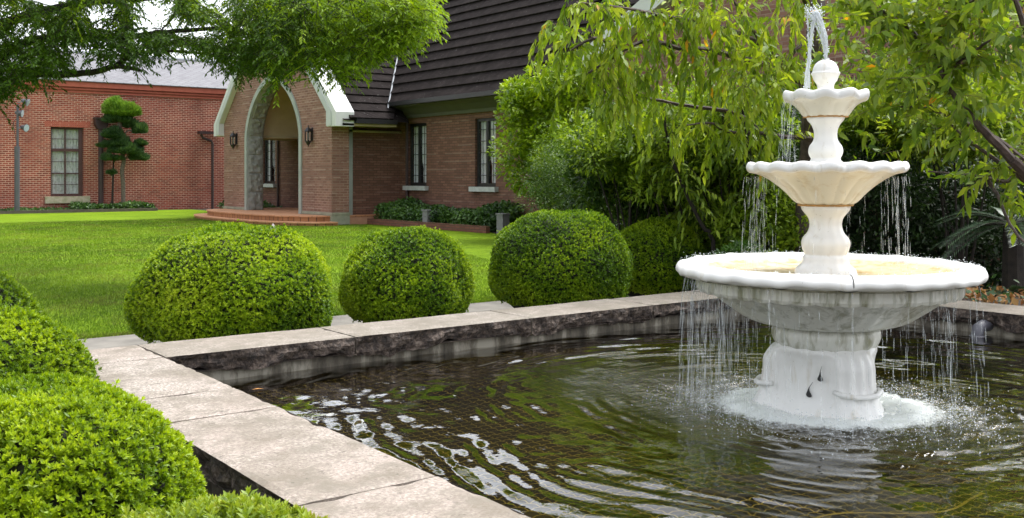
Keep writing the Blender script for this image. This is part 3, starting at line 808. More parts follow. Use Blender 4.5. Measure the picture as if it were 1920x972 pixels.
# ---- tiled terrace in front of the arch
ter = empty('entrance_terrace', (12.5, PC, 0), 'curved two-tier terracotta tile terrace in front of the stone arch', 'steps')
def disc(cx, cy, a, b, z0, z1, name, x1):
    n = 64; pts = []
    for k in range(n + 1):
        th = math.pi / 2 + math.pi * k / n
        e = 2.4
        c_, s_ = math.cos(th), math.sin(th)
        pts.append((cx + b * math.copysign(abs(c_) ** (2 / e), c_), cy + a * math.copysign(abs(s_) ** (2 / e), s_)))
    pts.append((x1, pts[-1][1])); pts.insert(0, (x1, pts[0][1]))
    t_ = MB(); r_ = MB()
    t_.add([(x, y, z1) for x, y in pts], [tuple(range(len(pts)))])
    N_ = len(pts)
    ins = [(x + (.03 if x < x1 else 0), y + (.02 if y < cy else -.02)) for x, y in pts]
    r_.add([(x, y, z0) for x, y in ins] + [(x, y, z1 - .035) for x, y in ins], [(k, k + 1, N_ + k + 1, N_ + k) for k in range(N_ - 1)])
    t_.add([(x, y, z1 - .035) for x, y in pts] + [(x, y, z1) for x, y in pts], [(k, k + 1, N_ + k + 1, N_ + k) for k in range(N_ - 1)])
    t_.add([(x, y, z1 - .035) for x, y in pts], [tuple(range(len(pts)))[::-1]])
    t_.build('tread', M['terracotta'], ter); r_.build('riser', M['terrace_riser'], ter)
disc(13.1, PC, 4.55, 1.5, 0, .11, 'lower', 13.27)
disc(13.25, PC, 4.05, 1.3, .111, .27, 'upper', 15.7)

# ================================================================ annex with silvery slates
AY = 43.0
annex = empty('brick_annex', (5, AY, 0), 'bright red brick annex with a pale slate roof behind the lawn', 'house')
p0_, p1_ = on_y(95, 238, AY), on_y(157, 368, AY)
wx0, wx1, wz0, wz1 = p0_.x, p1_.x, p1_.z, p0_.z
mb = MB()
x0, x1, th = -16.0, 24.0, .4
def cell(a, b, z0, z1):
    if b > a and z1 > z0:
        mb.add([(a, AY, z0), (b, AY, z0), (b, AY, z1), (a, AY, z1)], [(0, 1, 2, 3)])
        mb.add([(a, AY + th, z0), (b, AY + th, z0), (b, AY + th, z1), (a, AY + th, z1)], [(3, 2, 1, 0)])
TOPZ = 4.95
cell(x0, wx0, 0, TOPZ); cell(wx1, x1, 0, TOPZ); cell(wx0, wx1, 0, wz0); cell(wx0, wx1, wz1, TOPZ)
for xx, s in ((wx0, 1), (wx1, -1)): mb.add([(xx, AY, wz0), (xx, AY + th, wz0), (xx, AY + th, wz1), (xx, AY, wz1)], [(0, 1, 2, 3)])
for zz in (wz0, wz1): mb.add([(wx0, AY, zz), (wx1, AY, zz), (wx1, AY + th, zz), (wx0, AY + th, zz)], [(0, 1, 2, 3)])
mb.box((x0, AY + .41, 0), (x0 + .3, 49, 4.9)); mb.box((x0, 49.01, 0), (x1, 49.3, 4.9))
mb.build('wall', M['red_brick'], annex)
mb = MB()
for k in range(int((wx1 - wx0 + .5) / .08)):     # soldier course over the window
    xx = wx0 - .22 + k * .082; mb.box((xx, AY - .006, wz1 + .004), (xx + .07, AY - .001, wz1 + .22))
mb.build('lintel', M['cornice'], annex)
mb = MB()
mb.box((x0, AY - .05, TOPZ - .20), (x1, AY - .001, TOPZ - .14)); mb.box((x0, AY - .10, TOPZ - .08), (x1, AY - .001, TOPZ - .02)); mb.box((x0, AY - .16, TOPZ + .03), (x1, AY - .001, TOPZ + .26))
mb.box((x0, AY - .03, TOPZ - .139), (x1, AY - .001, TOPZ - .081)); mb.box((x0, AY - .06, TOPZ - .019), (x1, AY - .001, TOPZ + .029))
mb.build('cornice', M['cornice'], annex)
mb = MB()
ez, ey = TOPZ + .28, AY - .22
mb.add([(x0, ey, ez), (x1 + 1, ey, ez), (x1 + 1, ey + 3.4, ez + 1.5), (x0 + 3, ey + 3.4, ez + 1.5)], [(0, 1, 2, 3)])
mb.add([(x0, ey + 6.8, ez), (x1 + 1, ey + 6.8, ez), (x1 + 1, ey + 3.4, ez + 1.5), (x0 + 3, ey + 3.4, ez + 1.5)], [(3, 2, 1, 0)])
mb.add([(x0, ey, ez), (x0 + 3, ey + 3.4, ez + 1.5), (x0, ey + 6.8, ez)], [(0, 1, 2)])
mb.box((x0, ey, ez - .03), (x1, ey + .03, ez - .002))
rf = mb.build('roof', M['slate'], annex)
mb = MB(); mb.tube([(x0 + 3, ey + 3.4, ez + 1.53), (x1 + 1, ey + 3.4, ez + 1.53)], .09, 8); mb.build('ridge', M['pale_metal'], rf)
# sash window with lace
f = MB(); yf = AY + .16; W_, Hh = wx1 - wx0, wz1 - wz0
def fb(a, b, c, d, y=0, e=.05): f.box((wx0 + a, yf + y, wz0 + c), (wx0 + b, yf + y + e, wz0 + d))
fb(0, .07, 0, Hh); fb(W_ - .16, W_, 0, Hh); fb(.071, W_ - .161, 0, .10); fb(.071, W_ - .161, Hh - .08, Hh)
tz = Hh * .67
fb(.071, W_ - .161, tz - .06, tz + .06, -.01, .07); cx = (W_ - .09) / 2
fb(cx - .03, cx + .03, .101, tz - .061); fb(cx - .03, cx + .03, tz + .061, Hh - .081)
fb(.072, cx - .031, Hh * .33 - .025, Hh * .33 + .025); fb(cx + .031, W_ - .162, Hh * .33 - .025, Hh * .33 + .025)
for z in (Hh * .17, Hh * .50, Hh * .83):
    fb(.072, cx - .031, z - .012, z + .012, .005, .03); fb(cx + .031, W_ - .162, z - .012, z + .012, .005, .03)
f.box((wx0 + .001, AY + .36, wz0 + .001), (wx1 - .001, AY + .38, wz1 - .001), 1)  # flat near-black panel, the room's darkness put into its colour
wo = f.build('window', [M['brown_frame'], M['room_panel']], annex)
g_ = MB(); g_.box((wx0 + .07, yf + .052, wz0 + .1), (wx1 - .16, yf + .056, wz1 - .08)); g_.build('pane', M['glass'], wo)
cm = MB(); n = 60; vs_ = []; fs = []
for j in (0, 1):
    for i in range(n + 1):
        u = i / n; vs_.append((wx0 + .05 + (W_ - .18) * u, AY + .28 + .025 * math.sin(u * 48), wz0 + .06 + (Hh - .1) * j))
fs = [(i, i + 1, n + 2 + i, n + 1 + i) for i in range(n)]; cm.add(vs_, fs); cm.build('lace_curtain', M['lace'], wo, True)
s = MB(); s.box((wx0 - .22, AY - .12, wz0 - .27), (wx1 + .22, AY + .155, wz0 - .003)); s.build('sill', M['mossy_sill'], wo)
# rainwater pipe with hopper, and the pipe in the corner
a_, b_ = on_y(189, 224, AY - .12), on_y(189, 388, AY - .12)
mb = MB(); X_ = a_.x
dp = MB(); dp.tube([(X_, AY - .14, 0), (X_, AY - .14, 3.6)], .10, 10); dpo = dp.build('downpipe', M['brown_metal'], annex)
hp = MB(); hz = a_.z
hp.prism([(X_ - .25, AY - .30, hz), (X_ + .25, AY - .30, hz), (X_ + .25, AY - .30, hz - .22), (X_ + .15, AY - .30, hz - .40), (X_ - .15, AY - .30, hz - .40), (X_ - .25, AY - .30, hz - .22)], (0, .29, 0)); hp.box((X_ - .28, AY - .33, hz + .002), (X_ + .28, AY - .005, hz + .07))
hp.build('hopper', M['brown_metal'], dpo)
c1 = on_y(404, 262, AY - .6)
mb = MB(); XX = c1.x
mb.tube([(XX - .5, AY - .25, 3.22), (XX - .42, AY - .25, 3.05), (XX - .05, AY - .25, 2.93), (XX, AY - .25, 2.8), (XX, AY - .25, 0)], .06, 8)
mb.box((XX - .62, AY - .40, 3.22), (XX + .35, AY - .12, 3.34)); mb.build('downpipe', M['brown_metal'], annex)

# ================================================================ pool
pool = empty('stone_pool', (PX0, PY1, 0), 'rectangular garden pool with pale granite coping slabs and dark split edges', 'pool')
def slab(x0, y0, x1, y1, rough, top='cop_top'):
    """coping slab; rough = set of faces that are split ('-x','+x','-y','+y')"""
    g_ = .004; x0 += g_; y0 += g_; x1 -= g_; y1 -= g_
    dx, dy = x1 - x0, y1 - y0
    nx, ny, nz = max(4, int(dx / .03)), max(4, int(dy / .03)), 5
    T = .107
    m_ = MB(); sd = random.random() * 50
    def disp(v, nrm, zt):
        p = Vector(v); e = 1.0
        q = Vector((p.x * 5 + sd, p.y * 5, p.z * 14)); q2 = q * 3.1
        d = .040 * mnoise.noise(q) + .024 * mnoise.noise(q2) + .010 * mnoise.noise(q * 7.3) - .008
        p += Vector(nrm) * (d * min(1, zt * 2.2 + .05) + (-.035 * max(0, zt - .45)))
        p.z += zt * (.055 * mnoise.noise(Vector((p.x * 2.6 + sd, p.y * 2.6, 1))) + .035 * mnoise.noise(Vector((p.x * 9 + sd, p.y * 9, 4))))
        return p
    # top grid with slightly uneven edge
    vs_ = [];
    for i in range(nx + 1):
        for j in range(ny + 1):
            x = x0 + dx * i / nx; y = y0 + dy * j / ny
            ed = i in (0, nx) or j in (0, ny); ch = max(0, mnoise.noise(Vector((x * 11, y * 11, sd + 3))) - .12) if ed else 0
            ix = (.011 * ch + .002 * mnoise.noise(Vector((x * 30, y * 30, 7)))) if ed else 0
            vs_.append((x + (ix if i == 0 else -ix if i == nx else 0), y + (ix if j == 0 else -ix if j == ny else 0), CZ + .004 * mnoise.noise(Vector((x * 2.2, y * 2.2, sd))) - (.004 + .012 * ch if ed else 0)))
    fs = []
    for i in range(nx):
        for j in range(ny):
            q = i * (ny + 1) + j; fs.append((q, q + ny + 1, q + ny + 2, q + 1))
    m_.add(vs_, fs, 0)
    def side(pa, pb, nrm, rough_):
        n_ = max(2, int((Vector(pb) - Vector(pa)).length / .022)); V_ = []
        for i in range(n_ + 1):
            b_ = Vector(pa).lerp(Vector(pb), i / n_)
            ee = min(1, min(i, n_ - i) / 2)
            for k in range(nz + 1):
                zt = k / nz; v = (b_.x, b_.y, CZ - .004 - T * zt)
                V_.append(disp(v, nrm, zt if ee > 0 else zt * .3) if rough_ else Vector(v))
        F_ = []
        for i in range(n_):
            for k in range(nz):
                q = i * (nz + 1) + k; F_.append((q, q + nz + 1, q + nz + 2, q + 1))
        m_.add(V_, F_, 1 if rough_ else 0)
    side((x0, y0), (x0, y1), (-1, 0, 0), '-x' in rough) if False else None
    V3 = lambda a, b: (a, b, 0)
    side(V3(x0, y0), V3(x0, y1), (-1, 0, 0), '-x' in rough); side(V3(x1, y1), V3(x1, y0), (1, 0, 0), '+x' in rough)
    side(V3(x1, y0), V3(x0, y0), (0, -1, 0), '-y' in rough); side(V3(x0, y1), V3(x1, y1), (0, 1, 0), '+y' in rough)
    m_.add([(x0 + .01, y0 + .01, CZ - T), (x1 - .01, y0 + .01, CZ - T), (x1 - .01, y1 - .01, CZ - T), (x0 + .01, y1 - .01, CZ - T)], [(0, 3, 2, 1)], 1)
    m_.build('coping_slab', [M[top], M['cop_side']], pool)
lx = PX0 - CW
cuts = [-.9, .2, 1.25, 2.34, 2.86, 4.14, 4.64, 5.66, PY1 + CW]
cuts = [-.25, 1.05, 2.34, 2.86, 4.14, 4.64, 5.655, PY1 + CW]
for a, b in zip(cuts[:-1], cuts[1:]):
    slab(lx, a, PX0, b, {'-x', '+x'} if b < PY1 + .2 else {'-x', '+y'})
bx = [PX0, 3.03, 4.43, 5.63, 6.6, PX1 + CW]
for a, b in zip(bx[:-1], bx[1:]): slab(a, PY1, b, PY1 + CW, {'-y', '+y'}, 'cop_worn')
ry = [-.25, .95, 2.2, 3.3, 4.5, PY1]
for a, b in zip(ry[:-1], ry[1:]): slab(PX1, a, PX1 + CW, b, {'-x', '+x'}, 'cop_worn')
for a, b in ((PX0, 3.2), (3.2, 4.6), (4.6, 6.1), (6.1, PX1)): slab(a, -.25, b, -.25 + CW, {'-y', '+y'})
mb = MB(); zi = CZ - .109; zf = -.30; I = .06
a, b, c, d = PX0 - I, PX1 + I, PY0 - I, PY1 + I
for (p, q) in (((a - .2, c - .2, zf), (a, d + .2, zi)), ((b, c - .2, zf), (b + .2, d + .2, zi)), ((a + .001, d, zf), (b - .001, d + .2, zi)), ((a + .001, c - .2, zf), (b - .001, c, zi))): mb.box(p, q)
mb.build('pool_wall', M['concrete'], pool)
mb = MB(); mb.add([(a - .1, c - .1, -.12), (b + .1, c - .1, -.12), (b + .1, d + .1, -.12), (a - .1, d + .1, -.12)], [(0, 1, 2, 3)]); mb.build('pool_floor', M['pool_floor'], pool)
# mossy wet tide line left out; outlet pipe on the right wall
q = on_x(1845, 622, PX1 + .0)
pp = MB(); pp.tube([(PX1 + .3, q.y, q.z + .045), (PX1 - .02, q.y, q.z + .045), (PX1 - .08, q.y, q.z + .03), (PX1 - .10, q.y, q.z - .03), (PX1 - .10, q.y, q.z - .12)], .045, 10); pp.tube([(PX1 - .10, q.y, q.z - .02), (PX1 - .10, q.y, q.z - .06)], .056, 10)
tag(pp.build('outlet_pipe', M['grey_metal'], None, True), 'dark plastic elbow pipe on the right wall of the pool', 'pipe')

# cords of the submerged net
nm = []; rn = RS(3)
def net():
    V = []; F = []; z = .165; sp = .062; b0 = 0
    xs = np.arange(PX0 + .02, PX1 - .02, sp); ys = np.arange(PY0 + .02, PY1 - .02, sp)
    def strip(P, w):
        nonlocal b0
        n = len(P); d = np.gradient(P[:, :2], axis=0); d /= np.linalg.norm(d, axis=1)[:, None] + 1e-9
        s = np.stack([-d[:, 1], d[:, 0], np.zeros(n)], 1) * w / 2
        V.append(np.stack([P - s, P + s], 1).reshape(-1, 3)); i = np.arange(n - 1) * 2 + b0
        F.append(np.stack([i, i + 2, i + 3, i + 1], 1)); b0 += 2 * n
    def warp(x, y):
        return np.stack([x + .035 * np.sin(y * 3.1 + 1.7 * np.sin(x * 1.1)) + .012 * np.sin(y * 9.7 + x * 3), y + .04 * np.sin(x * 2.3 + 1.3 * np.sin(y * .9)) + .010 * np.sin(x * 11 + y * 2), z + .02 * np.sin(x * 1.9 + y * 1.3) + 0 * x], 1)
    zz = sp / 2
    for k, x in enumerate(xs):
        y = np.arange(PY0 + .02, PY1 - .02, zz); strip(warp(x + .006 * (np.arange(len(y)) % 2 * 2 - 1) + 0 * y, y), .005)
    for k, y in enumerate(ys):
        x = np.arange(PX0 + .02, PX1 - .02, zz); strip(warp(x, y + .006 * (np.arange(len(x)) % 2 * 2 - 1) + 0 * x), .005)
    # thicker hem ropes
    for (xa, ya, xb, yb) in ((2.85, 2.15, 3.9, 2.05),):
        u = np.linspace(0, 1, 60); x = xa + (xb - xa) * u; y = ya + (yb - ya) * u + .06 * np.sin(u * 7); Pm = warp(x, y); Pm[:, 2] += .005; strip(Pm, .013)
    V = np.concatenate(V); F = np.concatenate(F)
    o = np_mesh('pond_net', V, F, M['net']); tag(o, 'yellow-green cord netting just below the water of the pool', 'net')
net()
# garden bed of dark soil right of the lawn
mb = MB(); bp_ = [(15.9, 21.2), (14.75, 20.5), (12.6, 15.5), (9.6, 10.6), (8.3, 9.15), (7.95, 9.0), (7.95, -1), (40, -1), (40, 21.2)]
mb.add([(x, y, .012) for x, y in bp_], [tuple(range(len(bp_)))]); o = mb.build('garden_bed_ground', M['soil']); tag(o, kind='structure')

# ================================================================ fountain
F0 = at_t(1548, 700, 5.2); FX, FY = F0.x, F0.y
CAMANG = math.atan2(-FY, -FX)           # direction from the fountain towards the photographer
fo = empty('tiered_fountain', (FX, FY, 0), 'white three-tiered stone fountain with scalloped bowls in the pool', 'fountain')
def lathe(prof, name, mat, parent=fo, seg=160, rmod=None, zmod=None, smooth=True, closed=False):
    """prof list of (r,z)"""
    n = len(prof); vs_ = []
    for i, (r, z) in enumerate(prof):
        for k in range(seg):
            th = 2 * math.pi * k / seg
            rr = r * (1 + rmod(th, i, z)) if rmod else r
            zz = z + (zmod(th, i, r) if zmod else 0)
            vs_.append((FX + rr * math.cos(th), FY + rr * math.sin(th), zz))
    fs = [(i * seg + k, i * seg + (k + 1) % seg, (i + 1) * seg + (k + 1) % seg, (i + 1) * seg + k) for i in range(n - 1) for k in range(seg)]
    if not closed:
        fs.append(tuple(range(seg - 1, -1, -1))); fs.append(tuple((n - 1) * seg + k for k in range(seg)))
    m_ = MB(); m_.add(vs_, fs); return m_.build(name, mat, parent, smooth)
def smooth_prof(p, k=3):
    """Catmull-Rom through the profile"""
    out_ = []
    for i in range(len(p) - 1):
        a, b, c, d = p[max(i - 1, 0)], p[i], p[i + 1], p[min(i + 2, len(p) - 1)]
        for j in range(k):
            t = j / k
            out_.append(tuple(.5 * ((2 * b[q]) + (-a[q] + c[q]) * t + (2 * a[q] - 5 * b[q] + 4 * c[q] - d[q]) * t * t + (-a[q] + 3 * b[q] - 3 * c[q] + d[q]) * t ** 3) for q in (0, 1)))
    out_.append(p[-1]); return out_
# pedestal with four scroll buttresses
LOBE = [CAMANG + math.radians(a) for a in (33, 153, 273)]
def lob(th):
    v = 0
    for a in LOBE:
        d = (th - a + math.pi) % (2 * math.pi) - math.pi
        v = max(v, math.exp(-(d / .46) ** 4))
    return v
def ped_r(th, i, z):
    k = max(0, min(1, (.535 - z) / .03)) if z > .5 else 1.0
    shoulder = math.sin(max(0, min(1, (.54 - z) / .10)) * math.pi / 2)
    l = lob(th)
    flut = 0
    for a in LOBE:
        d = (th - a + math.pi) % (2 * math.pi) - math.pi
        if abs(d) < .46: flut = .026 * math.cos(d * 34)
    return shoulder * (.30 * l - .03) + flut * shoulder * (1 if z > .30 else .3)
pr = smooth_prof([(.31, .14), (.305, .20), (.285, .235), (.262, .29), (.247, .36), (.242, .43), (.246, .49), (.252, .525), (.243, .545)], 8)
ped = lathe(pr, 'pedestal', M['f_white'], seg=240, rmod=ped_r)
for a in LOBE:      # band tied round each scroll
    m_ = MB(); pts = []
    for k in range(13):
        d = -.44 + .88 * k / 12; th = a + d; r = .262 * (1 + ped_r(th, 0, .37)) + .008
        pts.append((FX + r * math.cos(th), FY + r * math.sin(th), .355 - .02 * math.cos(d * 3.2)))
    m_.tube(pts, .013, 8); m_.build('scroll_band', M['f_white'], ped, True)
def teardrop(px, py, hgt, lean):
    ang = CAMANG + math.asin(max(-1, min(1, (px - 1548) / 365.4 / .27))) * 1.0
    z = 1.4 - (py - 331) * 4.95 / 1900; r = .262 * (1 + ped_r(ang, 0, z)) + .003
    m_ = MB(); c = Vector((FX + r * math.cos(ang), FY + r * math.sin(ang), z)); tx = Vector((-math.sin(ang), math.cos(ang), 0)); rd = Vector((math.cos(ang), math.sin(ang), 0))
    prof = [(-.5, .0), (-.46, .28), (-.36, .42), (-.22, .40), (-.05, .24), (.15, .12), (.4, .05), (.9, .015)]
    L_ = [c + tx * (w * hgt * .55 + lean * h * h * hgt) + Vector((0, 0, h * hgt)) for h, w in prof]; R_ = [c + tx * (-w * hgt * .55 + lean * h * h * hgt) + Vector((0, 0, h * hgt)) for h, w in prof]
    m_.prism([p - rd * .002 for p in L_] + [p - rd * .002 for p in R_[:0:-1]], rd * .006); m_.build('teardrop_hole', M['black_hole'], ped)
teardrop(1538, 706, .055, .2); teardrop(1517, 738, .055, .5)
lathe(smooth_prof([(.235, .535), (.25, .55), (.262, .575), (.268, .60), (.262, .625), (.245, .642), (.25, .655), (.27, .66)], 4), 'pedestal_collar', M['f_under'], seg=160, rmod=lambda th, i, z: .018 * math.cos(th * 16))
# large basin
NS_ = 14
def big_lip(th, i, z): return .010 * abs(math.cos(th * NS_ / 2)) - .005
under = smooth_prof([(.246, .64), (.30, .645), (.394, .672), (.495, .735), (.58, .79), (.640, .815)], 4)
under = [(r if r < .4 else .4 + (r - .4) * .9, z) for r, z in under]
lathe(under, 'basin_underside', M['f_under'], seg=224, rmod=lambda th, i, z: .018 * abs(math.cos(th * 20)) * min(1, max(0, (z - .65) * 12)), closed=True)
frz = [(.640, .812), (.668, .815), (.676, .826), (.676, .872), (.690, .880), (.692, .896), (.72, .905)]
frz = [(r - .028, z) for r, z in frz]
lathe(frz, 'basin_frieze', M['f_under'], seg=420, rmod=lambda th, i, z: (.010 * (1 if math.sin(th * 40) > .15 else -.6)) if 1 <= i <= 3 else 0, zmod=lambda th, i, r: (-.007 * abs(math.cos(th * 20))) if i <= 1 else 0, closed=True, smooth=False)
lip = smooth_prof([(.70, .896), (.755, .890), (.780, .897), (.790, .912), (.786, .932), (.768, .950), (.735, .957), (.69, .955), (.668, .945), (.655, .925)], 4)
lip = [(r - .033, z) for r, z in lip]
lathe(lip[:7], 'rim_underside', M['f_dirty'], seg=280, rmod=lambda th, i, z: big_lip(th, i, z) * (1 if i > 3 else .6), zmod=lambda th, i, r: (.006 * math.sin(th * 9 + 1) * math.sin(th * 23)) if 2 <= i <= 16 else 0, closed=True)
lathe([(a_, b_) for a_, b_ in lip[6:]], 'basin_rim', M['f_white'], seg=280, rmod=lambda th, i, z: big_lip(th, i, z) * (1 if i > 3 else .6), zmod=lambda th, i, r: (.006 * math.sin(th * 9 + 1) * math.sin(th * 23)) if 2 <= i <= 16 else 0, closed=True)
lathe([(.632, .93), (.58, .915), (.45, .905), (.10, .90), (.02, .90)], 'basin_floor', M['f_floor'], seg=96, closed=True)
# joint in the rim
jm = MB(); ja = CAMANG + math.radians(9); jp = []
for r, z in lip[3:34]:
    jp.append((FX + (r + .0015) * math.cos(ja), FY + (r + .0015) * math.sin(ja), z + .001))
jm.tube(jp, .0022, 4); jm.build('rim_joint', M['black_hole'], fo)
# stems and small bowls
flute8 = lambda th, i, z: .02 * math.cos(th * 8)
lathe(smooth_prof([(.155, .895), (.145, .93), (.118, .955), (.112, .985), (.104, 1.0), (.112, 1.02), (.120, 1.055), (.112, 1.085), (.092, 1.11), (.082, 1.135), (.080, 1.16), (.088, 1.19), (.115, 1.225), (.122, 1.245), (.124, 1.26)], 4), 'lower_stem', M['f_white'], rmod=lambda th, i, z: .012 * math.cos(th * 12))
r_max = lambda q: max(a for a, b in q)
def bowl(prof, name, N, amp_r, amp_z, rimfrom, flute, mat, rimmat, floor_z, floor_r):
    prof = [(r if r < .11 else .11 + (r - .11) * (.945 if r_max(prof) > .3 else .93), z) for r, z in prof]; P = smooth_prof(prof, 4)
    zmax = max(z for r, z in prof); rmax = max(r for r, z in prof)
    def rm(th, i, z):
        w = max(0, min(1, (z - prof[0][1]) / (zmax - prof[0][1])))
        return amp_r * w * w * (abs(math.cos(th * N / 2)) * 2 - 1) + flute * (1 - w * .7) * (1 - abs(math.cos(th * N / 2 + 0.0))) * -1
    def zm(th, i, r):
        w = max(0, (r / rmax)) ** 6
        return amp_z * w * math.cos(th * N)
    lathe(P[:rimfrom * 4 + 1], name, mat, seg=N * 16, rmod=rm, zmod=zm, closed=True)
    lathe(P[rimfrom * 4:], name + '_rim', rimmat, seg=N * 16, rmod=rm, zmod=zm, closed=True)
    lathe([(floor_r, floor_z + .01), (floor_r * .6, floor_z), (.02, floor_z)], name + '_floor', M['f_cream'], seg=48, closed=True)
bowl([(.125, 1.255), (.138, 1.258), (.165, 1.275), (.205, 1.315), (.250, 1.352), (.300, 1.385), (.350, 1.408), (.392, 1.420), (.408, 1.425), (.416, 1.438), (.412, 1.455), (.402, 1.468), (.380, 1.470), (.355, 1.455), (.33, 1.44)], 'middle_bowl', 18, .012, .006, 7, .055, M['f_cream'], M['f_white'], 1.43, .34)
lathe([(.128, 1.247), (.141, 1.250), (.141, 1.257), (.128, 1.259)], 'rust_seam', M['rust'], seg=64, rmod=lambda th, i, z: -.03 + .05 * math.sin(th * 7) * math.sin(th * 17 + 1), closed=True)
lathe(smooth_prof([(.105, 1.425), (.098, 1.46), (.080, 1.478), (.074, 1.492), (.082, 1.508), (.087, 1.528), (.081, 1.555), (.064, 1.58), (.058, 1.605), (.060, 1.635), (.072, 1.665), (.092, 1.69), (.096, 1.708)], 4), 'upper_stem', M['f_white'], rmod=lambda th, i, z: .012 * math.cos(th * 10))
bowl([(.098, 1.704), (.108, 1.706), (.122, 1.716), (.142, 1.742), (.165, 1.765), (.192, 1.780), (.212, 1.788), (.222, 1.800), (.222, 1.818), (.214, 1.832), (.200, 1.834), (.185, 1.822), (.17, 1.81)], 'top_bowl', 10, .024, .0085, 6, .085, M['f_cream'], M['f_white'], 1.80, .175)
lathe([(.100, 1.700), (.111, 1.702), (.111, 1.707), (.100, 1.709)], 'rust_seam', M['rust'], seg=96, rmod=lambda th, i, z: -.03 + .05 * math.sin(th * 5) * math.sin(th * 13 + 2), closed=True)
lathe(smooth_prof([(.062, 1.80), (.050, 1.83), (.041, 1.85), (.044, 1.872), (.058, 1.893), (.066, 1.915), (.0715, 1.924), (.0715, 1.930), (.066, 1.937), (.062, 1.955), (.050, 1.978), (.030, 1.993), (.008, 1.999)], 4), 'finial', M['f_white'])

# ================================================================ water surface
def water():
    st = .0165
    xs = np.arange(PX0 - .05, PX1 + .05 + st, st); ys = np.arange(PY0 - .05, PY1 + .05 + st, st)
    X, Y = np.meshgrid(xs, ys, indexing='ij')
    dx, dy = X - FX, Y - FY; r = np.hypot(dx, dy); th = np.arctan2(dy, dx)
    P = np.stack([X, Y, 0 * X], -1)
    w1 = wob(P.reshape(-1, 3), 2.2, 21).reshape(X.shape); w2 = wob(P.reshape(-1, 3), 5.0, 22).reshape(X.shape)
    ph = r + .075 * w1 + .014 * w2
    amp = .0056 * np.exp(-np.maximum(r - .9, 0) / 3.2) * np.clip(.45 + .5 * wob(P.reshape(-1, 3), 2.6, 31).reshape(X.shape) + .75 * wob(P.reshape(-1, 3), 8.5, 33).reshape(X.shape), .06, 1.35)
    az_ = .016 * np.sin(th * 11 + 5 * r) + .010 * np.sin(th * 23 - 7 * r)
    Z = amp * (.66 * np.sin((ph + az_) * 2 * np.pi / .205) + .5 * np.sin((ph - az_) * 2 * np.pi / .122 + 2 * w1) + .42 * np.sin((ph + .6 * az_) * 2 * np.pi / .083 + 3 * w2))
    # crossing waves thrown back by the walls
    for k, (a, l, am) in enumerate(((.4, .31, .0009), (2.1, .22, .0006), (1.2, .16, .0004), (2.9, .12, .0003))):
        d = X * math.cos(a) + Y * math.sin(a) + .10 * w1 + .03 * w2
        Z += am * np.sin(d * 2 * np.pi / l)
    # choppy water where the streams land
    chop = np.exp(-((r - .60) / .30) ** 2) * (r > .2)
    ch = 0
    for k, (sc, am) in enumerate(((28, .0045), (55, .0035), (95, .0025))):
        ch = ch + am * wob(P.reshape(-1, 3), sc, 41 + k).reshape(X.shape)
    Z += ch * chop * 1.5
    leftness = .5 + .5 * np.cos(th - (CAMANG - 1.7)); 
    out_chop = np.exp(-((r - 1.25) / .55) ** 2) * .42 * np.clip(leftness + .1, 0, 1)
    sp_c = at_t(1215, 722, 5.75); dd = ((X - sp_c.x) * CA - (Y - sp_c.y) * SA); ff = ((X - sp_c.x) * SA + (Y - sp_c.y) * CA)
    out_chop = .5 * np.exp(-(dd / .42) ** 2 - (ff / .62) ** 2)
    Z += ch * out_chop
    Z += .018 * np.exp(-((r - .40) / .10) ** 2)
    V = np.stack([X, Y, WZ + Z], -1).reshape(-1, 3)
    nx, ny = X.shape; i, j = np.meshgrid(np.arange(nx - 1), np.arange(ny - 1), indexing='ij'); a = (i * ny + j).ravel()
    F = np.stack([a, a + ny, a + ny + 1, a + 1], 1)
    o = np_mesh('pool_water', V, F, M['water'], None, None, True); tag(o, kind='structure')
    at2 = o.data.attributes.new('chop', 'FLOAT', 'POINT'); at2.data.foreach_set('value', np.clip(np.exp(-((r - .60) / .26) ** 2) * .55 + out_chop * 1.1, 0, 1).astype(np.float32).ravel())
    foam = np.exp(-((r - .38) / .13) ** 2) * .98 + np.exp(-((r - .66) / .22) ** 2) * (.24 + .14 * np.cos(2 * (th - CAMANG - 1.57)))
    at = o.data.attributes.new('foam', 'FLOAT', 'POINT'); at.data.foreach_set('value', np.clip(foam, 0, 1).astype(np.float32).ravel())
water()

# ================================================================ falling water, splashes
OCT = np.array([[1, 0, 0], [-1, 0, 0], [0, 1, 0], [0, -1, 0], [0, 0, 1], [0, 0, -1]], float)
OF = np.array([[0, 2, 4], [2, 1, 4], [1, 3, 4], [3, 0, 4], [2, 0, 5], [1, 2, 5], [3, 1, 5], [0, 3, 5]])
def drops(name, C, R, mat, label, cat, stretch=None):
    n = len(C); Vv = OCT[None] * R[:, None, None]
    if stretch is not None: Vv[:, :, 2] *= stretch[:, None]
    V = (Vv + C[:, None]).reshape(-1, 3); F = (OF[None] + (np.arange(n) * 6)[:, None, None]).reshape(-1, 3)
    o = np_mesh(name, V, F, mat, None, None, True); return tag(o, label, cat, kind='stuff')
rf_ = RS(77)
def dens_angles(n, f):
    out_ = []
    while len(out_) < n:
        a = rf_.uniform(-math.pi, math.pi)
        if rf_.uniform() < f(a): out_.append(a)
    return np.array(out_)
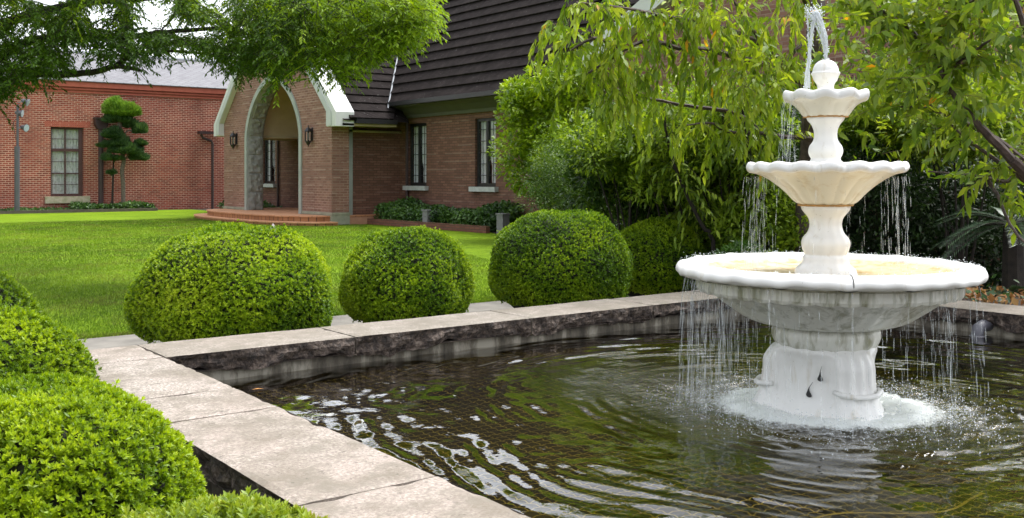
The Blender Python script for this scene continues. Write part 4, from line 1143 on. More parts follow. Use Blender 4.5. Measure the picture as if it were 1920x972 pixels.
def curtain_strands(specs):
    m_ = MB()
    for (a, r0, z0, z1, vr, w) in specs:
        z = z0; T = math.sqrt(max(.001, 2 * (z0 - z1) / 9.8))
        while z > z1:
            t0 = math.sqrt(max(0, 2 * (z0 - z) / 9.8)); L = (rf_.uniform(.015, .075) if rf_.uniform() < .82 else rf_.uniform(.08, .22)) * (1 + t0); z2 = max(z1, z - L)
            pts = []
            for k in range(4):
                zz = z + (z2 - z) * k / 3; t = math.sqrt(max(0, 2 * (z0 - zz) / 9.8)); r = r0 + vr * t
                jx = .0016 * math.sin(zz * 70 + a * 9)
                pts.append((FX + r * math.cos(a) + jx, FY + r * math.sin(a) + jx, zz))
            ww = w * rf_.uniform(.6, 1.3); jt = rf_.normal(0, .004, 2) * (1 + 2 * t0); pts = [(x_ + jt[0], y_ + jt[1], z_) for x_, y_, z_ in pts]; m_.tube(pts, [ww * .35, ww, ww, ww * .25], 4, cap=False)
            z = z2 - rf_.uniform(.0, .06) * (1 + 2.5 * t0)
    return m_
sp_ = []
lf = lambda a: max(.12, math.exp(-((a + 1.15) / .42) ** 2), .38 * math.exp(-((a - 1.15) / .32) ** 2), .55 * math.exp(-((a + 2.0) / .4) ** 2))   # angle relative to the camera direction
for a in dens_angles(250, lf):
    A = CAMANG + a
    inner = rf_.uniform() < .5
    r0 = rf_.uniform(.50, .62) if inner else rf_.uniform(.64, .715); z0 = (.79 if inner else .88)
    sp_.append((A, r0, z0, WZ, rf_.uniform(-.10, .16), rf_.choice([.0009, .0012, .0017, .0026], p=[.4, .35, .2, .05])))
for a in (-1.62, -1.30, -.35, .15, .8, 1.32): sp_.append((CAMANG + a, .715, .89, WZ, .12, .0026)); sp_.append((CAMANG + a + .02, .708, .89, WZ, .10, .0018))
tag(curtain_strands(sp_).build('falling_water', M['fall'], None, True), 'thin streams of water falling from the large basin', 'falling water', kind='stuff')
sp_ = []
for a in dens_angles(60, lambda a: max(.12, math.exp(-((abs(a) - 1.5) / .4) ** 2))):
    sp_.append((CAMANG + a, rf_.uniform(.30, .40), 1.40, .93, rf_.uniform(-.02, .1), rf_.choice([.0010, .0015, .002])))
tag(curtain_strands(sp_).build('falling_water', M['fall'], None, True), 'sparse drips falling from the middle scalloped bowl', 'falling water', kind='stuff')
sp_ = []
for k in range(22):
    a = -1.5 + rf_.normal() * .35; sp_.append((CAMANG + a, rf_.uniform(.15, .215), 1.79, 1.46, rf_.uniform(.0, .16), rf_.choice([.001, .0014, .002])))
tag(curtain_strands(sp_).build('falling_water', M['film'], None, True), 'misty trickle of water falling from left side of the top bowl', 'falling water', kind='stuff')
# jet: rises from the finial, bends left and falls on the top bowl's edge
right = Vector((CA, -SA, 0))
def arc(p0, p1, apex, n=26):
    pts = []
    for k in range(n + 1):
        u = k / n; pts.append(p0.lerp(p1, u) + Vector((0, 0, 4 * apex * u * (1 - u))))
    return pts
jet = MB(); base = Vector((FX, FY, 1.995)); topj = Vector((FX, FY, 0)) - right * .055; topj.z = 2.235
JETP = []
for k in range(6):
    o_ = Vector((rf_.normal(), rf_.normal(), 0)) * .004; t_ = topj + Vector((rf_.normal() * .014, rf_.normal() * .014, rf_.normal() * .022))
    e_ = Vector((FX, FY, 0)) - right * (.100 + .010 * rf_.normal()); e_.z = 1.83
    up_ = [base + o_ + (t_ - base) * (1 - (1 - u) ** 1.6) * Vector((1, 1, 1)).x if False else (base + o_).lerp(t_, u) + right * (.02 * math.sin(u * math.pi)) for u in [i / 14 for i in range(15)]]
    rr = [.0034 + .0022 * (i / 14) + .0014 * math.sin(i * 2.3 + k) for i in range(15)]
    dn = [t_.lerp(e_, u) * 1 for u in [i / 18 for i in range(19)]]
    for i, p_ in enumerate(dn): u = i / 18; p_.z = t_.z + (e_.z - t_.z) * (u ** 1.75)
    for i in range(len(dn)): dn[i] = dn[i] - right * (.0) 
    JETP += list(up_) + list(dn)
    jet.tube(up_, rr, 6); jet.tube(dn, [.0038 + .0020 * math.sin(i * 1.9 + k * 2) - .0010 * i / 18 for i in range(19)], 6)
tag(jet.build('water_jet', M['drop'], None, True), 'white jet of water arching up and over from the fountain finial', 'water jet')
C = topj + Vector((0, 0, 0)); n = 260
Cc = np.array(C)[None] + rf_.normal(size=(n, 3)) * np.array([.020, .020, .026])
JP = np.array([tuple(q) for q in JETP]); kk = rf_.randint(0, len(JP), 1100); Cc = np.concatenate([Cc, JP[kk] + rf_.normal(size=(1100, 3)) * np.array([.006, .006, .012])]); n = len(Cc)
drops('water_drops', Cc, rf_.uniform(.0012, .0046, n), M['drop'], 'spray of droplets at the crest of the fountain jet', 'water drops')
n = 4200; ang = rf_.uniform(-math.pi, math.pi, n); r = np.abs(rf_.normal(.50, .20, n)) + .05 * rf_.exponential(1, n); r = np.maximum(r, .36)
C = np.stack([FX + r * np.cos(ang), FY + r * np.sin(ang), WZ + .003 + rf_.exponential(.018, n) * (1.2 - .5 * np.clip(r, 0, 1.5))], 1)
drops('splash_drops', C, rf_.uniform(.0012, .0040, n), M['drop'], 'splashing droplets round the foot of the fountain pedestal', 'splash')
n = 900; ang = rf_.uniform(-math.pi, math.pi, n); r = rf_.uniform(.65, .745, n)
C = np.stack([FX + r * np.cos(ang), FY + r * np.sin(ang), .957 + rf_.exponential(.006, n)], 1)
drops('rim_drops', C, rf_.uniform(.0010, .0032, n), M['drop'], 'beads of water hopping on the rim of the large basin', 'splash')
# churned foam collar at the foot
def foamring():
    nth, nr = 400, 26; V = []
    ths = np.linspace(0, 2 * np.pi, nth, endpoint=False); rr = np.linspace(.29, .50, nr)
    T, R = np.meshgrid(ths, rr, indexing='ij'); X = FX + R * np.cos(T); Y = FY + R * np.sin(T); P = np.stack([X, Y, 0 * X], -1).reshape(-1, 3)
    env = np.clip(1 - ((R - .37) / .13) ** 2, 0, 1)
    nzv = (wob(P, 30, 61) * .5 + wob(P, 75, 62) * .5 + wob(P, 150, 63) * .35).reshape(R.shape)
    Z = WZ - .012 + env * (.020 + .016 * nzv)
    V = np.stack([X, Y, Z], -1).reshape(-1, 3); i, j = np.meshgrid(np.arange(nth), np.arange(nr - 1), indexing='ij')
    a = (i * nr + j).ravel(); b = (((i + 1) % nth) * nr + j).ravel(); F = np.stack([a, b, b + 1, a + 1], 1)
    m, nt, bs, out = newmat('foam'); bs.inputs['Base Color'].default_value = (.80, .82, .78, 1); bs.inputs['Roughness'].default_value = .35
    p = pos_(nt); d_ = nn(nt, 'ShaderNodeVectorMath', operation='DISTANCE'); nt.links.new(p, d_.inputs[0]); d_.inputs[1].default_value = (FX, FY, WZ)
    a_ = math_(nt, 'MULTIPLY', math_(nt, 'SUBTRACT', math_(nt, 'ADD', noise_(nt, p, 48, 4, .7), math_(nt, 'MULTIPLY', math_(nt, 'SUBTRACT', math_(nt, 'ADD', .33, math_(nt, 'MULTIPLY', noise_(nt, p, 9, 3), .17)), d_.outputs['Value']), 4.0)), .36), 4, clamp=True)
    nt.links.new(a_, bs.inputs['Alpha'])
    o = np_mesh('foam', V, F, m, None, None, True); tag(o, 'white foam churned up round the foot of the fountain', 'foam', kind='stuff')
foamring()
# ================================================================ clipped azalea mounds
def mound(name, c, rad, hgt, nro, leaf, mat, label, seed, group, sq=2.2, dark=M['twig_core'], zlo=0.0, matsplit=None):
    rs = RS(seed); root = empty(name, (c[0], c[1], 0), label, 'bush', group)
    def surf(U):
        # U unit vectors, z>=-.35 ; superellipsoid dome, belly widest at ~40% height
        zc = hgt * .42
        x, y, z = U[:, 0], U[:, 1], U[:, 2]
        b = np.where(z > 0, hgt - zc, zc * 1.0)
        k = (np.abs(x) ** sq + np.abs(y) ** sq) ** (1 / sq)
        pw = 2.3 if rad > .64 else 2.1; q = (k ** pw + np.abs(z) ** pw) ** (1 / pw)
        P = np.stack([x / q * rad, y / q * rad, zc + z / q * b], 1)
        bump_ = .042 * wob(P + np.array([c[0], c[1], 0]), 5.0 / max(rad, .5), seed + 9) + .024 * wob(P, 14, seed + 3)
        n_ = unit(np.stack([x / rad, y / rad, z / b], 1))
        return P + n_ * bump_[:, None] * rad, n_
    # core
    k = 28; th = np.linspace(0, 2 * np.pi, k * 2, endpoint=False); ph = np.linspace(-1.2, 1.5, k)
    T, Ph = np.meshgrid(th, ph, indexing='ij'); U = np.stack([np.cos(T) * np.cos(Ph), np.sin(T) * np.cos(Ph), np.sin(Ph)], -1).reshape(-1, 3)
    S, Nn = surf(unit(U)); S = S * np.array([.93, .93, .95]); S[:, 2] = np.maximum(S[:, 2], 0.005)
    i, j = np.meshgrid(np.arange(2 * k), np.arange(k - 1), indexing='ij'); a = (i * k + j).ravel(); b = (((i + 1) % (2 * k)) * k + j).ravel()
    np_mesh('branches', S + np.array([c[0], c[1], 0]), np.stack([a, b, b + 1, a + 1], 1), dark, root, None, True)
    # rosettes of leaves
    U = rand_dirs(rs, int(nro * 1.6)); U = U[U[:, 2] > -.62][:nro]; n = len(U)
    S, Nn = surf(U); depth = rs.uniform(0, 1, n) ** 1.6
    S = S + Nn * ((.020 - .055 * depth * 1.2 + .022 * (rs.uniform(0, 1, n) > .98)) * (1 if rad > .4 else .6))[:, None]
    keep = S[:, 2] > .02; S, Nn, depth = S[keep], Nn[keep], depth[keep]; n = len(S)
    ax = unit(Nn + rand_dirs(rs, n) * .45 + np.array([0, 0, .35]))
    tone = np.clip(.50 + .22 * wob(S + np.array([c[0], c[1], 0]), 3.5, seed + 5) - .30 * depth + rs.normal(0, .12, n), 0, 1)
    nl = 8; P = []; D = []; N = []; L = []; R = []
    e1 = unit(np.cross(ax, rand_dirs(rs, n))); e2 = np.cross(ax, e1)
    for q in range(nl):
        a_ = 2.4 * q + rs.uniform(-.4, .4, n); tilt = .28 + .95 * (q / nl) + rs.normal(0, .12, n)
        rad_ = e1 * np.cos(a_)[:, None] + e2 * np.sin(a_)[:, None]
        d = ax * np.cos(tilt)[:, None] + rad_ * np.sin(tilt)[:, None]
        P.append(S - ax * (q * leaf * .06)); D.append(d); N.append(ax * np.sin(tilt)[:, None] - rad_ * np.cos(tilt)[:, None] * 1.0)
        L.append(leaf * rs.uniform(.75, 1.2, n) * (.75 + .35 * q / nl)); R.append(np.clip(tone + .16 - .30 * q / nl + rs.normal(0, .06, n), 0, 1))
    P = np.concatenate(P) + np.array([c[0], c[1], 0]); D = np.concatenate(D); N = np.concatenate(N); L = np.concatenate(L); R = np.concatenate(R)
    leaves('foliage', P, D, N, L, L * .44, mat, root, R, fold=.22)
    return root
GB = 'clipped azalea mounds behind the far coping of the pool'
GL = 'clipped azalea mounds along the left coping of the pool'
def yq(px, Y): p = on_y(px, 600, Y); return (p.x, p.y)
mound('clipped_azalea', yq(441, 7.75), .745, .985, 24000, .0225, M['lf_azalea'], 'largest clipped azalea mound behind the pool, nearest the left corner', 14, GB)
mound('clipped_azalea', yq(764, 7.72), .565, .925, 15000, .0225, M['lf_azalea'], 'second clipped azalea mound behind the pool, narrower than its neighbours', 2, GB)
mound('clipped_azalea', yq(1049, 7.75), .68, 1.03, 18500, .0225, M['lf_azalea'], 'tall clipped azalea mound behind the pool in front of the house corner', 3, GB)
mound('clipped_azalea', yq(1232, 8.1), .50, .92, 11500, .024, M['lf_azalea'], 'small clipped azalea mound partly behind the tall one beside the fountain', 4, GB)
mound('clipped_azalea', (.84, 6.1), .50, .90, 11000, .021, M['lf_azalea_near'], 'farthest azalea mound of the row left of the pool, cut off by the frame', 5, GL)
mound('clipped_azalea', (.80, 4.66), .42, .82, 13500, .0205, M['lf_azalea_near'], 'middle azalea mound of the row left of the pool beside the corner slab', 6, GL)
mound('clipped_azalea', (.63, 3.14), .465, .79, 22000, .019, M['lf_azalea_near'], 'large near azalea mound of the row left of the pool', 7, GL)
mound('clipped_azalea', (.76, 2.0), .47, .695, 10000, .0235, M['lf_azalea_brown'], 'nearest azalea mound with brown-tipped leaves at the bottom of the picture', 8, GL)

# ================================================================ foliage building blocks
def blob_leaves(rs, centers, radii, n, flat=.8, inner=.35):
    """points in the shells of many small clumps; returns P, outward dir"""
    centers = np.array(centers); radii = np.array(radii)
    w = radii ** 2; k = rs.choice(len(centers), n, p=w / w.sum())
    u = rand_dirs(rs, n); rr = (inner + (1 - inner) * rs.uniform(0, 1, n) ** .45)
    P = centers[k] + u * (rr * radii[k])[:, None] * np.array([1, 1, flat])
    return P, u, k
def shrub(name, c, R, nclump, nleaf, leaf, asp, mat, label, seed, cat='shrub', group=None, droop=.25, zmin=.05, flat=.85, stems=5, up=.3, bark=None, cl=(.22, .42), hang=0, kind='simple', holes=.0):
    """c centre, R radii (x,y,z): an irregular crown of leaf clumps plus visible stems"""
    rs = RS(seed); root = empty(name, (c[0], c[1], 0), label, cat, group)
    c = np.array(c); R = np.array(R)
    U = rand_dirs(rs, nclump); rad = rs.uniform(.35, .92, nclump)
    C = c + U * rad[:, None] * R; C[:, 2] = np.maximum(C[:, 2], zmin + .1)
    cr = rs.uniform(cl[0], cl[1], nclump) * R.mean()
    P, u, k = blob_leaves(rs, C, cr, nleaf, flat)
    ok = P[:, 2] > zmin; P, u, k = P[ok], u[ok], k[ok]; n = len(P)
    D = unit(u * .8 + rand_dirs(rs, n) * .6 + np.array([0, 0, up - hang]))
    N = unit(rand_dirs(rs, n) * .5 + np.array([0, 0, 1.0]) + u * .3)
    tone = np.clip(.45 + .2 * rs.normal(size=nclump)[k] * .6 + rs.normal(0, .2, n), 0, 1)
    L = leaf * rs.uniform(.65, 1.25, n)
    leaves('foliage', P, D, N, L, L * asp, mat, root, tone, droop=droop, kind=kind)
    mb = MB()
    for s in range(stems):
        a = rs.uniform(0, 6.28); b0 = np.array([c[0] + .12 * R[0] * math.cos(a), c[1] + .12 * R[1] * math.sin(a), 0]); e = C[rs.randint(nclump)]
        m1 = b0 * .55 + e * .45 + rs.normal(0, .05, 3) * R; pts = [b0, b0 * .75 + m1 * .25 + rs.normal(0, .02, 3), m1, e]
        mb.tube([Vector(p) for p in pts], [.022, .018, .013, .005], 5)
    if stems: mb.build('stems', bark or M['bark_grey'], root)
    return root

# ---- bright broadleaf tree clipped to a dome at the house corner
q = on_x(1010, 300, 14.0)
shrub('broadleaf_tree', (14.2, 16.9, 2.35), (1.55, 1.75, 1.75), 190, 30000, .125, .50, M['lf_bright'], 'rounded bright yellow-green broadleaf tree at the house corner', 101, 'tree', stems=7, cl=(.13, .23), up=.35, bark=M['bark_dark'])
# ---- nandina bushes in front of it
shrub('nandina_bush', (12.3, 14.3, 1.15), (1.15, 1.2, .95), 90, 22000, .055, .32, M['lf_nandina'], 'fine-leaved blue-green bush in front of the bright round tree', 102, 'shrub', cl=(.18, .34), stems=10, bark=M['bark_dark'])
shrub('nandina_bush', (11.9, 12.4, .95), (1.2, 1.1, .9), 80, 16000, .055, .34, M['lf_dark'], 'dark green fine-leaved bush behind the two right-hand azalea mounds', 103, 'shrub', cl=(.2, .36), stems=10, bark=M['bark_dark'])
shrub('nandina_bush', (12.9, 15.2, 1.9), (.75, .75, .6), 40, 7000, .05, .32, M['lf_azalea'], 'pale green feathery bush top against the bright round tree', 104, 'shrub', cl=(.22, .4), stems=8, bark=M['bark_dark'])
# ---- understory between the azaleas and the fountain
UG = 'loose understory shrubs behind the fountain'
for i, (px, t, z, R, mat, lab) in enumerate((
    (1265, 12.9, .9, (.75, .75, .85), 'lf_mid', 'loose green understory shrub just right of the small azalea mound'),
    (1365, 11.8, 1.0, (.85, .8, .95), 'lf_mid', 'loose understory shrub with thin stems midway between mound and fountain'),
    (1450, 11.0, .75, (.6, .6, .62), 'lf_mid', 'low leafy shrub just left of the fountain stem'),
    (1310, 13.0, 1.9, (1.2, 1.0, .9), 'lf_mid', 'taller airy shrub under the weeping cherry branches'),
    (1450, 13.0, 1.75, (1.0, .9, .9), 'lf_nandina', 'blue-green bush behind the middle bowl at its left side'),
    (1190, 12.6, 1.55, (.9, .9, .8), 'lf_nandina', 'green bush rising over the two right azalea mounds'),
    (1390, 10.3, .35, (.5, .5, .35), 'lf_ground', 'ankle-high leafy plants left of the large basin'),
    (1280, 11.6, 1.7, (.9, .6, .7), 'lf_mid', 'airy light green shrub right above the small azalea mound'),
    (1180, 11.9, 1.75, (.85, .6, .6), 'lf_mid', 'light green shrub top above the gap between the two right azalea mounds'),
    (1380, 11.3, 1.75, (.7, .6, .55), 'lf_mid', 'leafy shrub top level with the middle bowl, left of the fountain'),
    (1800, 10.6, 1.95, (.9, .7, .5), 'lf_cherry2', 'leafy green shrub top under the right-hand cherry branches'),
    (1650, 11.2, 2.0, (.7, .6, .45), 'lf_cherry2', 'leafy green shrub top just right of the middle bowl'))):
    p = at_t(px, 400, t)
    shrub('understory_shrub', (p.x, p.y, z), R, 55, 8500, .075 if 'nandina' not in mat else .10, .42, M[mat], lab, 200 + i, 'shrub', UG, cl=(.2, .38), stems=9, zmin=.03, bark=M['bark_dark'])
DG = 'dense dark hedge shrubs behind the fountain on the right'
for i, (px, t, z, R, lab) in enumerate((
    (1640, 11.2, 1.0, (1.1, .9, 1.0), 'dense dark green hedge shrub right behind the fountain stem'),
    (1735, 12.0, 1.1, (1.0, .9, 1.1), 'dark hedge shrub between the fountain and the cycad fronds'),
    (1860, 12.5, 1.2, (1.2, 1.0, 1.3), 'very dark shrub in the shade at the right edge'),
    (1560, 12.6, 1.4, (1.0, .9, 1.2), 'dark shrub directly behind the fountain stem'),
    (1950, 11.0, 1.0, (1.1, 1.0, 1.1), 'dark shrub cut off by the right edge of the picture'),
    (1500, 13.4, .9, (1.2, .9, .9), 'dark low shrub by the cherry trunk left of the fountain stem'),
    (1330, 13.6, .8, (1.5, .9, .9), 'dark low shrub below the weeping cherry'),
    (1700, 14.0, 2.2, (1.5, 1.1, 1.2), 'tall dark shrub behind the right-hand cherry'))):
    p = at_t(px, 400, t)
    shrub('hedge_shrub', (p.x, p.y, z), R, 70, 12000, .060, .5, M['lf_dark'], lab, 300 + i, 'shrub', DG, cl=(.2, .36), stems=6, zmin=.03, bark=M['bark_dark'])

# ---- cycad / fern fronds, right
def frond(mb_stem, Pl, base, dirv, L, rs, nleaf=34, ll=.16, droop=.5):
    d = np.array(dirv) / np.linalg.norm(dirv); S = np.cross(d, [0, 0, 1.0]); S /= np.linalg.norm(S) + 1e-9
    pts = []
    for k in range(9):
        u = k / 8; pts.append(base + d * L * u + np.array([0, 0, -droop * L * u * u]))
    mb_stem.tube([Vector(p) for p in pts], [.007 * (1 - .8 * k / 8) for k in range(9)], 4)
    for k in range(nleaf):
        u = .12 + .88 * k / nleaf; p = base + d * L * u + np.array([0, 0, -droop * L * u * u]); t = d + np.array([0, 0, -2 * droop * u]); t /= np.linalg.norm(t)
        for s in (-1, 1):
            Pl[0].append(p); Pl[1].append(t * .75 + S * s * .75 + np.array([0, 0, .12])); Pl[2].append(np.cross(t, S) * 1.0 + rs.normal(0, .1, 3)); Pl[3].append(ll * (1 - .55 * abs(u - .4)))
def fronds(name, c, n, L, label, seed, az=None, elv=(.0, .7)):
    rs = RS(seed); root = empty(name, (c[0], c[1], 0), label, 'plant', None); mbs = MB(); Pl = [[], [], [], []]
    for i in range(n):
        a = rs.uniform(0, 6.28) if az is None else az + rs.normal(0, .6); e = rs.uniform(*elv)
        frond(mbs, Pl, np.array(c), (math.cos(a) * math.cos(e), math.sin(a) * math.cos(e), math.sin(e)), L * rs.uniform(.8, 1.1), rs)
    mbs.tube([(c[0], c[1], 0), (c[0], c[1], c[2])], [.11, .09], 8)
    mbs.build('stalk', M['bark_dark'], root)
    P, D, N, Ls = [np.array(x) for x in Pl]
    leaves('frond', P, D, N, Ls, Ls * .085, M['lf_cycad'], root, rs.uniform(0, 1, len(P)), fold=.1)
p = at_t(1900, 400, 9.3); fronds('cycad', (p.x, p.y, .95), 20, .80, 'cycad with long grey-green fronds in the shade on the right', 401)
p = at_t(1880, 520, 9.0); fronds('fern', (p.x, p.y, .25), 12, .45, 'low dark fern on the ground right of the basin', 402, None, (.4, 1.2))

# ================================================================ trees with limbs
def limb_pts(spec):
    return [at_t(x, y, t) for x, y, t in spec]
def crv(pts, n=4):
    out_ = []
    for i in range(len(pts) - 1):
        a, b, c, d = pts[max(i - 1, 0)], pts[i], pts[i + 1], pts[min(i + 2, len(pts) - 1)]
        for j in range(n):
            t = j / n; out_.append(.5 * ((2 * b) + (c - a) * t + (2 * a - 5 * b + 4 * c - d) * t * t + (3 * b - a - 3 * c + d) * t ** 3))
    out_.append(pts[-1]); return out_
def limb(mb, pts, r0, r1, seed=0, sides=7, wig=.0):
    c = crv([Vector(p) for p in pts]); n = len(c)
    if wig:
        for i in range(1, n - 1): c[i] = c[i] + Vector((mnoise.noise(Vector((i * .9, seed, 0))), mnoise.noise(Vector((i * .9, seed, 5))), mnoise.noise(Vector((i * .9, seed, 9))))) * wig
    mb.tube(c, [r0 + (r1 - r0) * i / (n - 1) for i in range(n)], sides); return c

def hanging(rs, starts, dirs, lens, spacing, leaf, asp, out_, grav=.16, hang=.55):
    """weeping strands: returns leaves and twig tubes"""
    P, D, N, L, R, tw = out_
    for s, d, l in zip(starts, dirs, lens):
        s = np.array(s, float); d = np.array(d, float); n = max(3, int(l / spacing)); pts = [s]
        v = d / (np.linalg.norm(d) + 1e-9); p = s.copy(); tone = rs.normal(0, .2)
        for k in range(n):
            v = v + np.array([0, 0, -grav]) + rs.normal(0, .035, 3); v /= np.linalg.norm(v); p = p + v * spacing; pts.append(p.copy())
            side = np.cross(v, rs.normal(size=3)); side /= np.linalg.norm(side) + 1e-9
            ld = v * .55 + side * (1.1 - hang) + np.array([0, 0, -hang])
            P.append(p.copy()); D.append(ld); N.append(np.cross(ld, np.cross(v, side)) + rs.normal(0, .4, 3)); L.append(leaf * rs.uniform(.7, 1.25)); R.append(1.0 if rs.uniform() < .004 else min(.99, max(0, .48 + tone + rs.normal(0, .17))))
        tw.append(pts)
def finish_strands(root, out_, mat, asp, twmat, twr=.0022, droop=.25, kind='long', step=3):
    P, D, N, L, R, tw = out_; P, D, N, L, R = map(np.array, (P, D, N, L, R))
    V, F, nf = leaf_arrays(P, D, N, L, L * asp, droop=droop, kind=kind, fold=.10)
    m_ = MB()
    for pts in tw:
        pp = [Vector(p) for p in pts[::step]] + [Vector(pts[-1])]
        m_.tube(pp, [twr * (1 - .6 * i / len(pp)) for i in range(len(pp))], 3, cap=False)
    tv = np.array(m_.v); q = np.array(m_.f); tf = np.concatenate([q[:, [0, 1, 2]], q[:, [0, 2, 3]]]) + len(V)
    rr_ = np.concatenate([np.repeat(R, nf), np.zeros(len(tf))])
    o = np_mesh('crown', np.concatenate([V, tv]), np.concatenate([F, tf]), [mat, twmat], root, rr_)
    mi = np.zeros(len(F) + len(tf), dtype=np.int32); mi[len(F):] = 1; o.data.polygons.foreach_set('material_index', mi); o.data.update()

# ---- weeping cherry behind the fountain
TW_ = 10.3
bz = at_t(1512, 470, TW_ + .3)
wc = empty('weeping_cherry', (bz.x, bz.y, 0), 'weeping cherry with hanging light green leaves behind and left of the fountain', 'tree')
mb = MB()
limb(mb, [(bz.x, bz.y, -.05), at_t(1510, 400, TW_ + .3), at_t(1520, 250, TW_ + .2), at_t(1522, 150, TW_ + .1), at_t(1528, 60, TW_), at_t(1545, -80, TW_), at_t(1560, -230, TW_)], .115, .06, 1, 9, .03)
mb.build('trunk', M['bark_cherry'], wc)
mb = MB()
BR = [
 [(1518, 160, 10.3), (1498, 139, 10.2), (1467, 117, 10.0), (1433, 86, 9.8), (1400, 40, 9.5), (1360, -20, 9.3)],
 [(1518, 175, 10.3), (1495, 150, 10.2), (1470, 135, 10.1), (1444, 125, 10.0), (1390, 110, 9.8), (1325, 93, 9.4), (1273, 90, 9.3), (1214, 77, 9.2), (1168, 96, 9.1), (1130, 120, 9.1), (1100, 139, 9.0)],
 [(1168, 96, 9.1), (1125, 74, 9.1), (1100, 77, 9.1), (1070, 95, 9.1)],
 [(1433, 86, 9.8), (1378, 60, 9.4), (1316, 43, 9.2), (1233, 28, 9.0), (1150, 12, 8.9), (1080, 5, 8.8)],
 [(1520, 260, 10.4), (1455, 255, 10.2), (1421, 250, 10.0), (1362, 247, 9.8), (1335, 231, 9.7), (1288, 235, 9.6)],
 [(1421, 250, 10.0), (1409, 231, 9.9), (1368, 210, 9.8), (1307, 201, 9.6), (1240, 190, 9.5), (1180, 175, 9.4), (1120, 160, 9.2)],
 [(1525, 60, 10.2), (1495, 90, 10.0), (1480, 110, 10.0), (1462, 150, 9.9)],
 [(1530, 40, 10.2), (1490, -30, 9.8), (1400, -90, 9.4), (1280, -110, 9.0), (1160, -100, 8.6), (1080, -70, 8.4)],
 [(1540, -60, 10.2), (1480, -180, 9.6), (1380, -250, 9.0), (1240, -260, 8.4)],
 [(1545, -80, 10.2), (1620, -160, 10.0), (1720, -200, 9.8), (1800, -180, 9.6)],
]
bc = []
for i, s in enumerate(BR):
    r0 = .045 if i in (0, 1, 7, 8, 9) else .028
    bc.append(limb(mb, limb_pts(s), r0, .008, i, 6, .012))
mb.build('limbs', M['bark_cherry'], wc)
rs = RS(501); out_ = ([], [], [], [], [], [])
st, dr, ln = [], [], []
for bi, c in enumerate(bc):
    nstr = {0: 22, 1: 46, 2: 13, 3: 46, 4: 16, 5: 24, 6: 5, 7: 28, 8: 26, 9: 26}[bi]
    for k in range(nstr):
        u = rs.uniform(.10, 1) * (len(c) - 1); a = c[int(u)]; b = c[min(int(u) + 1, len(c) - 1)]; p = a.lerp(b, u % 1)
        d = rs.normal(size=3) * np.array([1, 1, .35]) + np.array([0, 0, .25])
        st.append(np.array(p)); dr.append(d); ln.append(rs.uniform(.22, .70) * (1.2 if bi in (1, 3, 7) else 1))
# curtain of long strands hanging through the left and middle of the view from the higher limbs
for k in range(46):
    x = rs.uniform(1040, 1500); t = rs.uniform(8.6, 9.4) if rs.uniform() < .4 else rs.uniform(9.5, 11.0)
    top = rs.uniform(-60, 185) if x > 1130 else rs.uniform(-60, 110)
    c0 = np.array(at_t(x, top, t)); nk = rs.randint(3, 8); ll = rs.uniform(.22, .62)
    for q_ in range(nk): st.append(c0 + rs.normal(size=3) * .045); dr.append(rs.normal(size=3) * .45 + np.array([0, 0, .3])); ln.append(ll * rs.uniform(.6, 1.1))
hanging(rs, st, dr, ln, .028, .085, .27, out_)
finish_strands(wc, out_, M['lf_cherry'], .38, M['twig'], .0028)

# ---- second cherry reaching in from the right edge
rc0 = at_t(2080, 600, 8.2)
rc = empty('cherry_tree', (rc0.x, rc0.y, 0), 'cherry tree leaning in from the right with dark branches and green-gold leaves', 'tree')
mb = MB(); limb(mb, [(rc0.x, rc0.y, -.05), at_t(2040, 470, 8.2), at_t(1975, 380, 8.1), at_t(1935, 335, 8.0), at_t(1896, 299, 7.9)], .075, .042, 2, 9, .01); mb.build('trunk', M['bark_cherry'], rc)
mb = MB()
BR2 = [
 [(1896, 299, 7.9), (1862, 262, 7.85), (1828, 228, 7.8), (1791, 179, 7.8), (1768, 140, 7.8), (1758, 108, 7.9), (1745, 60, 8.0), (1700, 0, 8.1)],
 [(1775, 145, 7.8), (1790, 125, 7.7), (1804, 111, 7.6), (1835, 90, 7.5), (1880, 60, 7.3)],
 [(1762, 112, 7.9), (1727, 77, 7.9), (1693, 46, 8.0), (1650, 20, 8.1), (1600, 5, 8.2)],
 [(1758, 80, 7.9), (1773, 45, 7.9), (1788, 25, 7.8), (1825, 0, 7.7), (1870, -40, 7.5)],
 [(1925, 305, 8.1), (1870, 262, 8.1), (1825, 238, 8.2), (1790, 222, 8.2), (1751, 207, 8.3), (1720, 202, 8.4), (1677, 200, 8.5)],
 [(1751, 207, 8.3), (1720, 180, 8.4), (1693, 151, 8.5), (1660, 130, 8.6)],
 [(1930, 345, 8.2), (1900, 322, 8.1), (1862, 296, 8.1), (1815, 262, 8.1), (1776, 228, 8.2)],
 [(2000, 420, 8.2), (1918, 326, 8.4), (1889, 341, 8.4), (1849, 333, 8.5), (1797, 326, 8.6), (1740, 322, 8.7)],
 [(1849, 333, 8.5), (1860, 350, 8.5), (1872, 369, 8.4), (1889, 411, 8.3), (1920, 454, 8.2), (1990, 500, 8.2)],
 [(1940, 330, 8.0), (1960, 200, 7.6), (1930, 80, 7.4), (1880, -60, 7.3), (1800, -200, 7.3)],
 [(1880, -60, 7.3), (1780, -120, 7.5), (1660, -130, 7.8), (1560, -90, 8.1)],
]
bc = [limb(mb, limb_pts(s), .038 if i in (0, 9) else .026 if i in (2, 4, 6, 7, 10) else .02, .007, i + 30, 6, .008) for i, s in enumerate(BR2)]
mb.build('limbs', M['bark_cherry'], rc)
rs = RS(502); out_ = ([], [], [], [], [], []); st, dr, ln = [], [], []
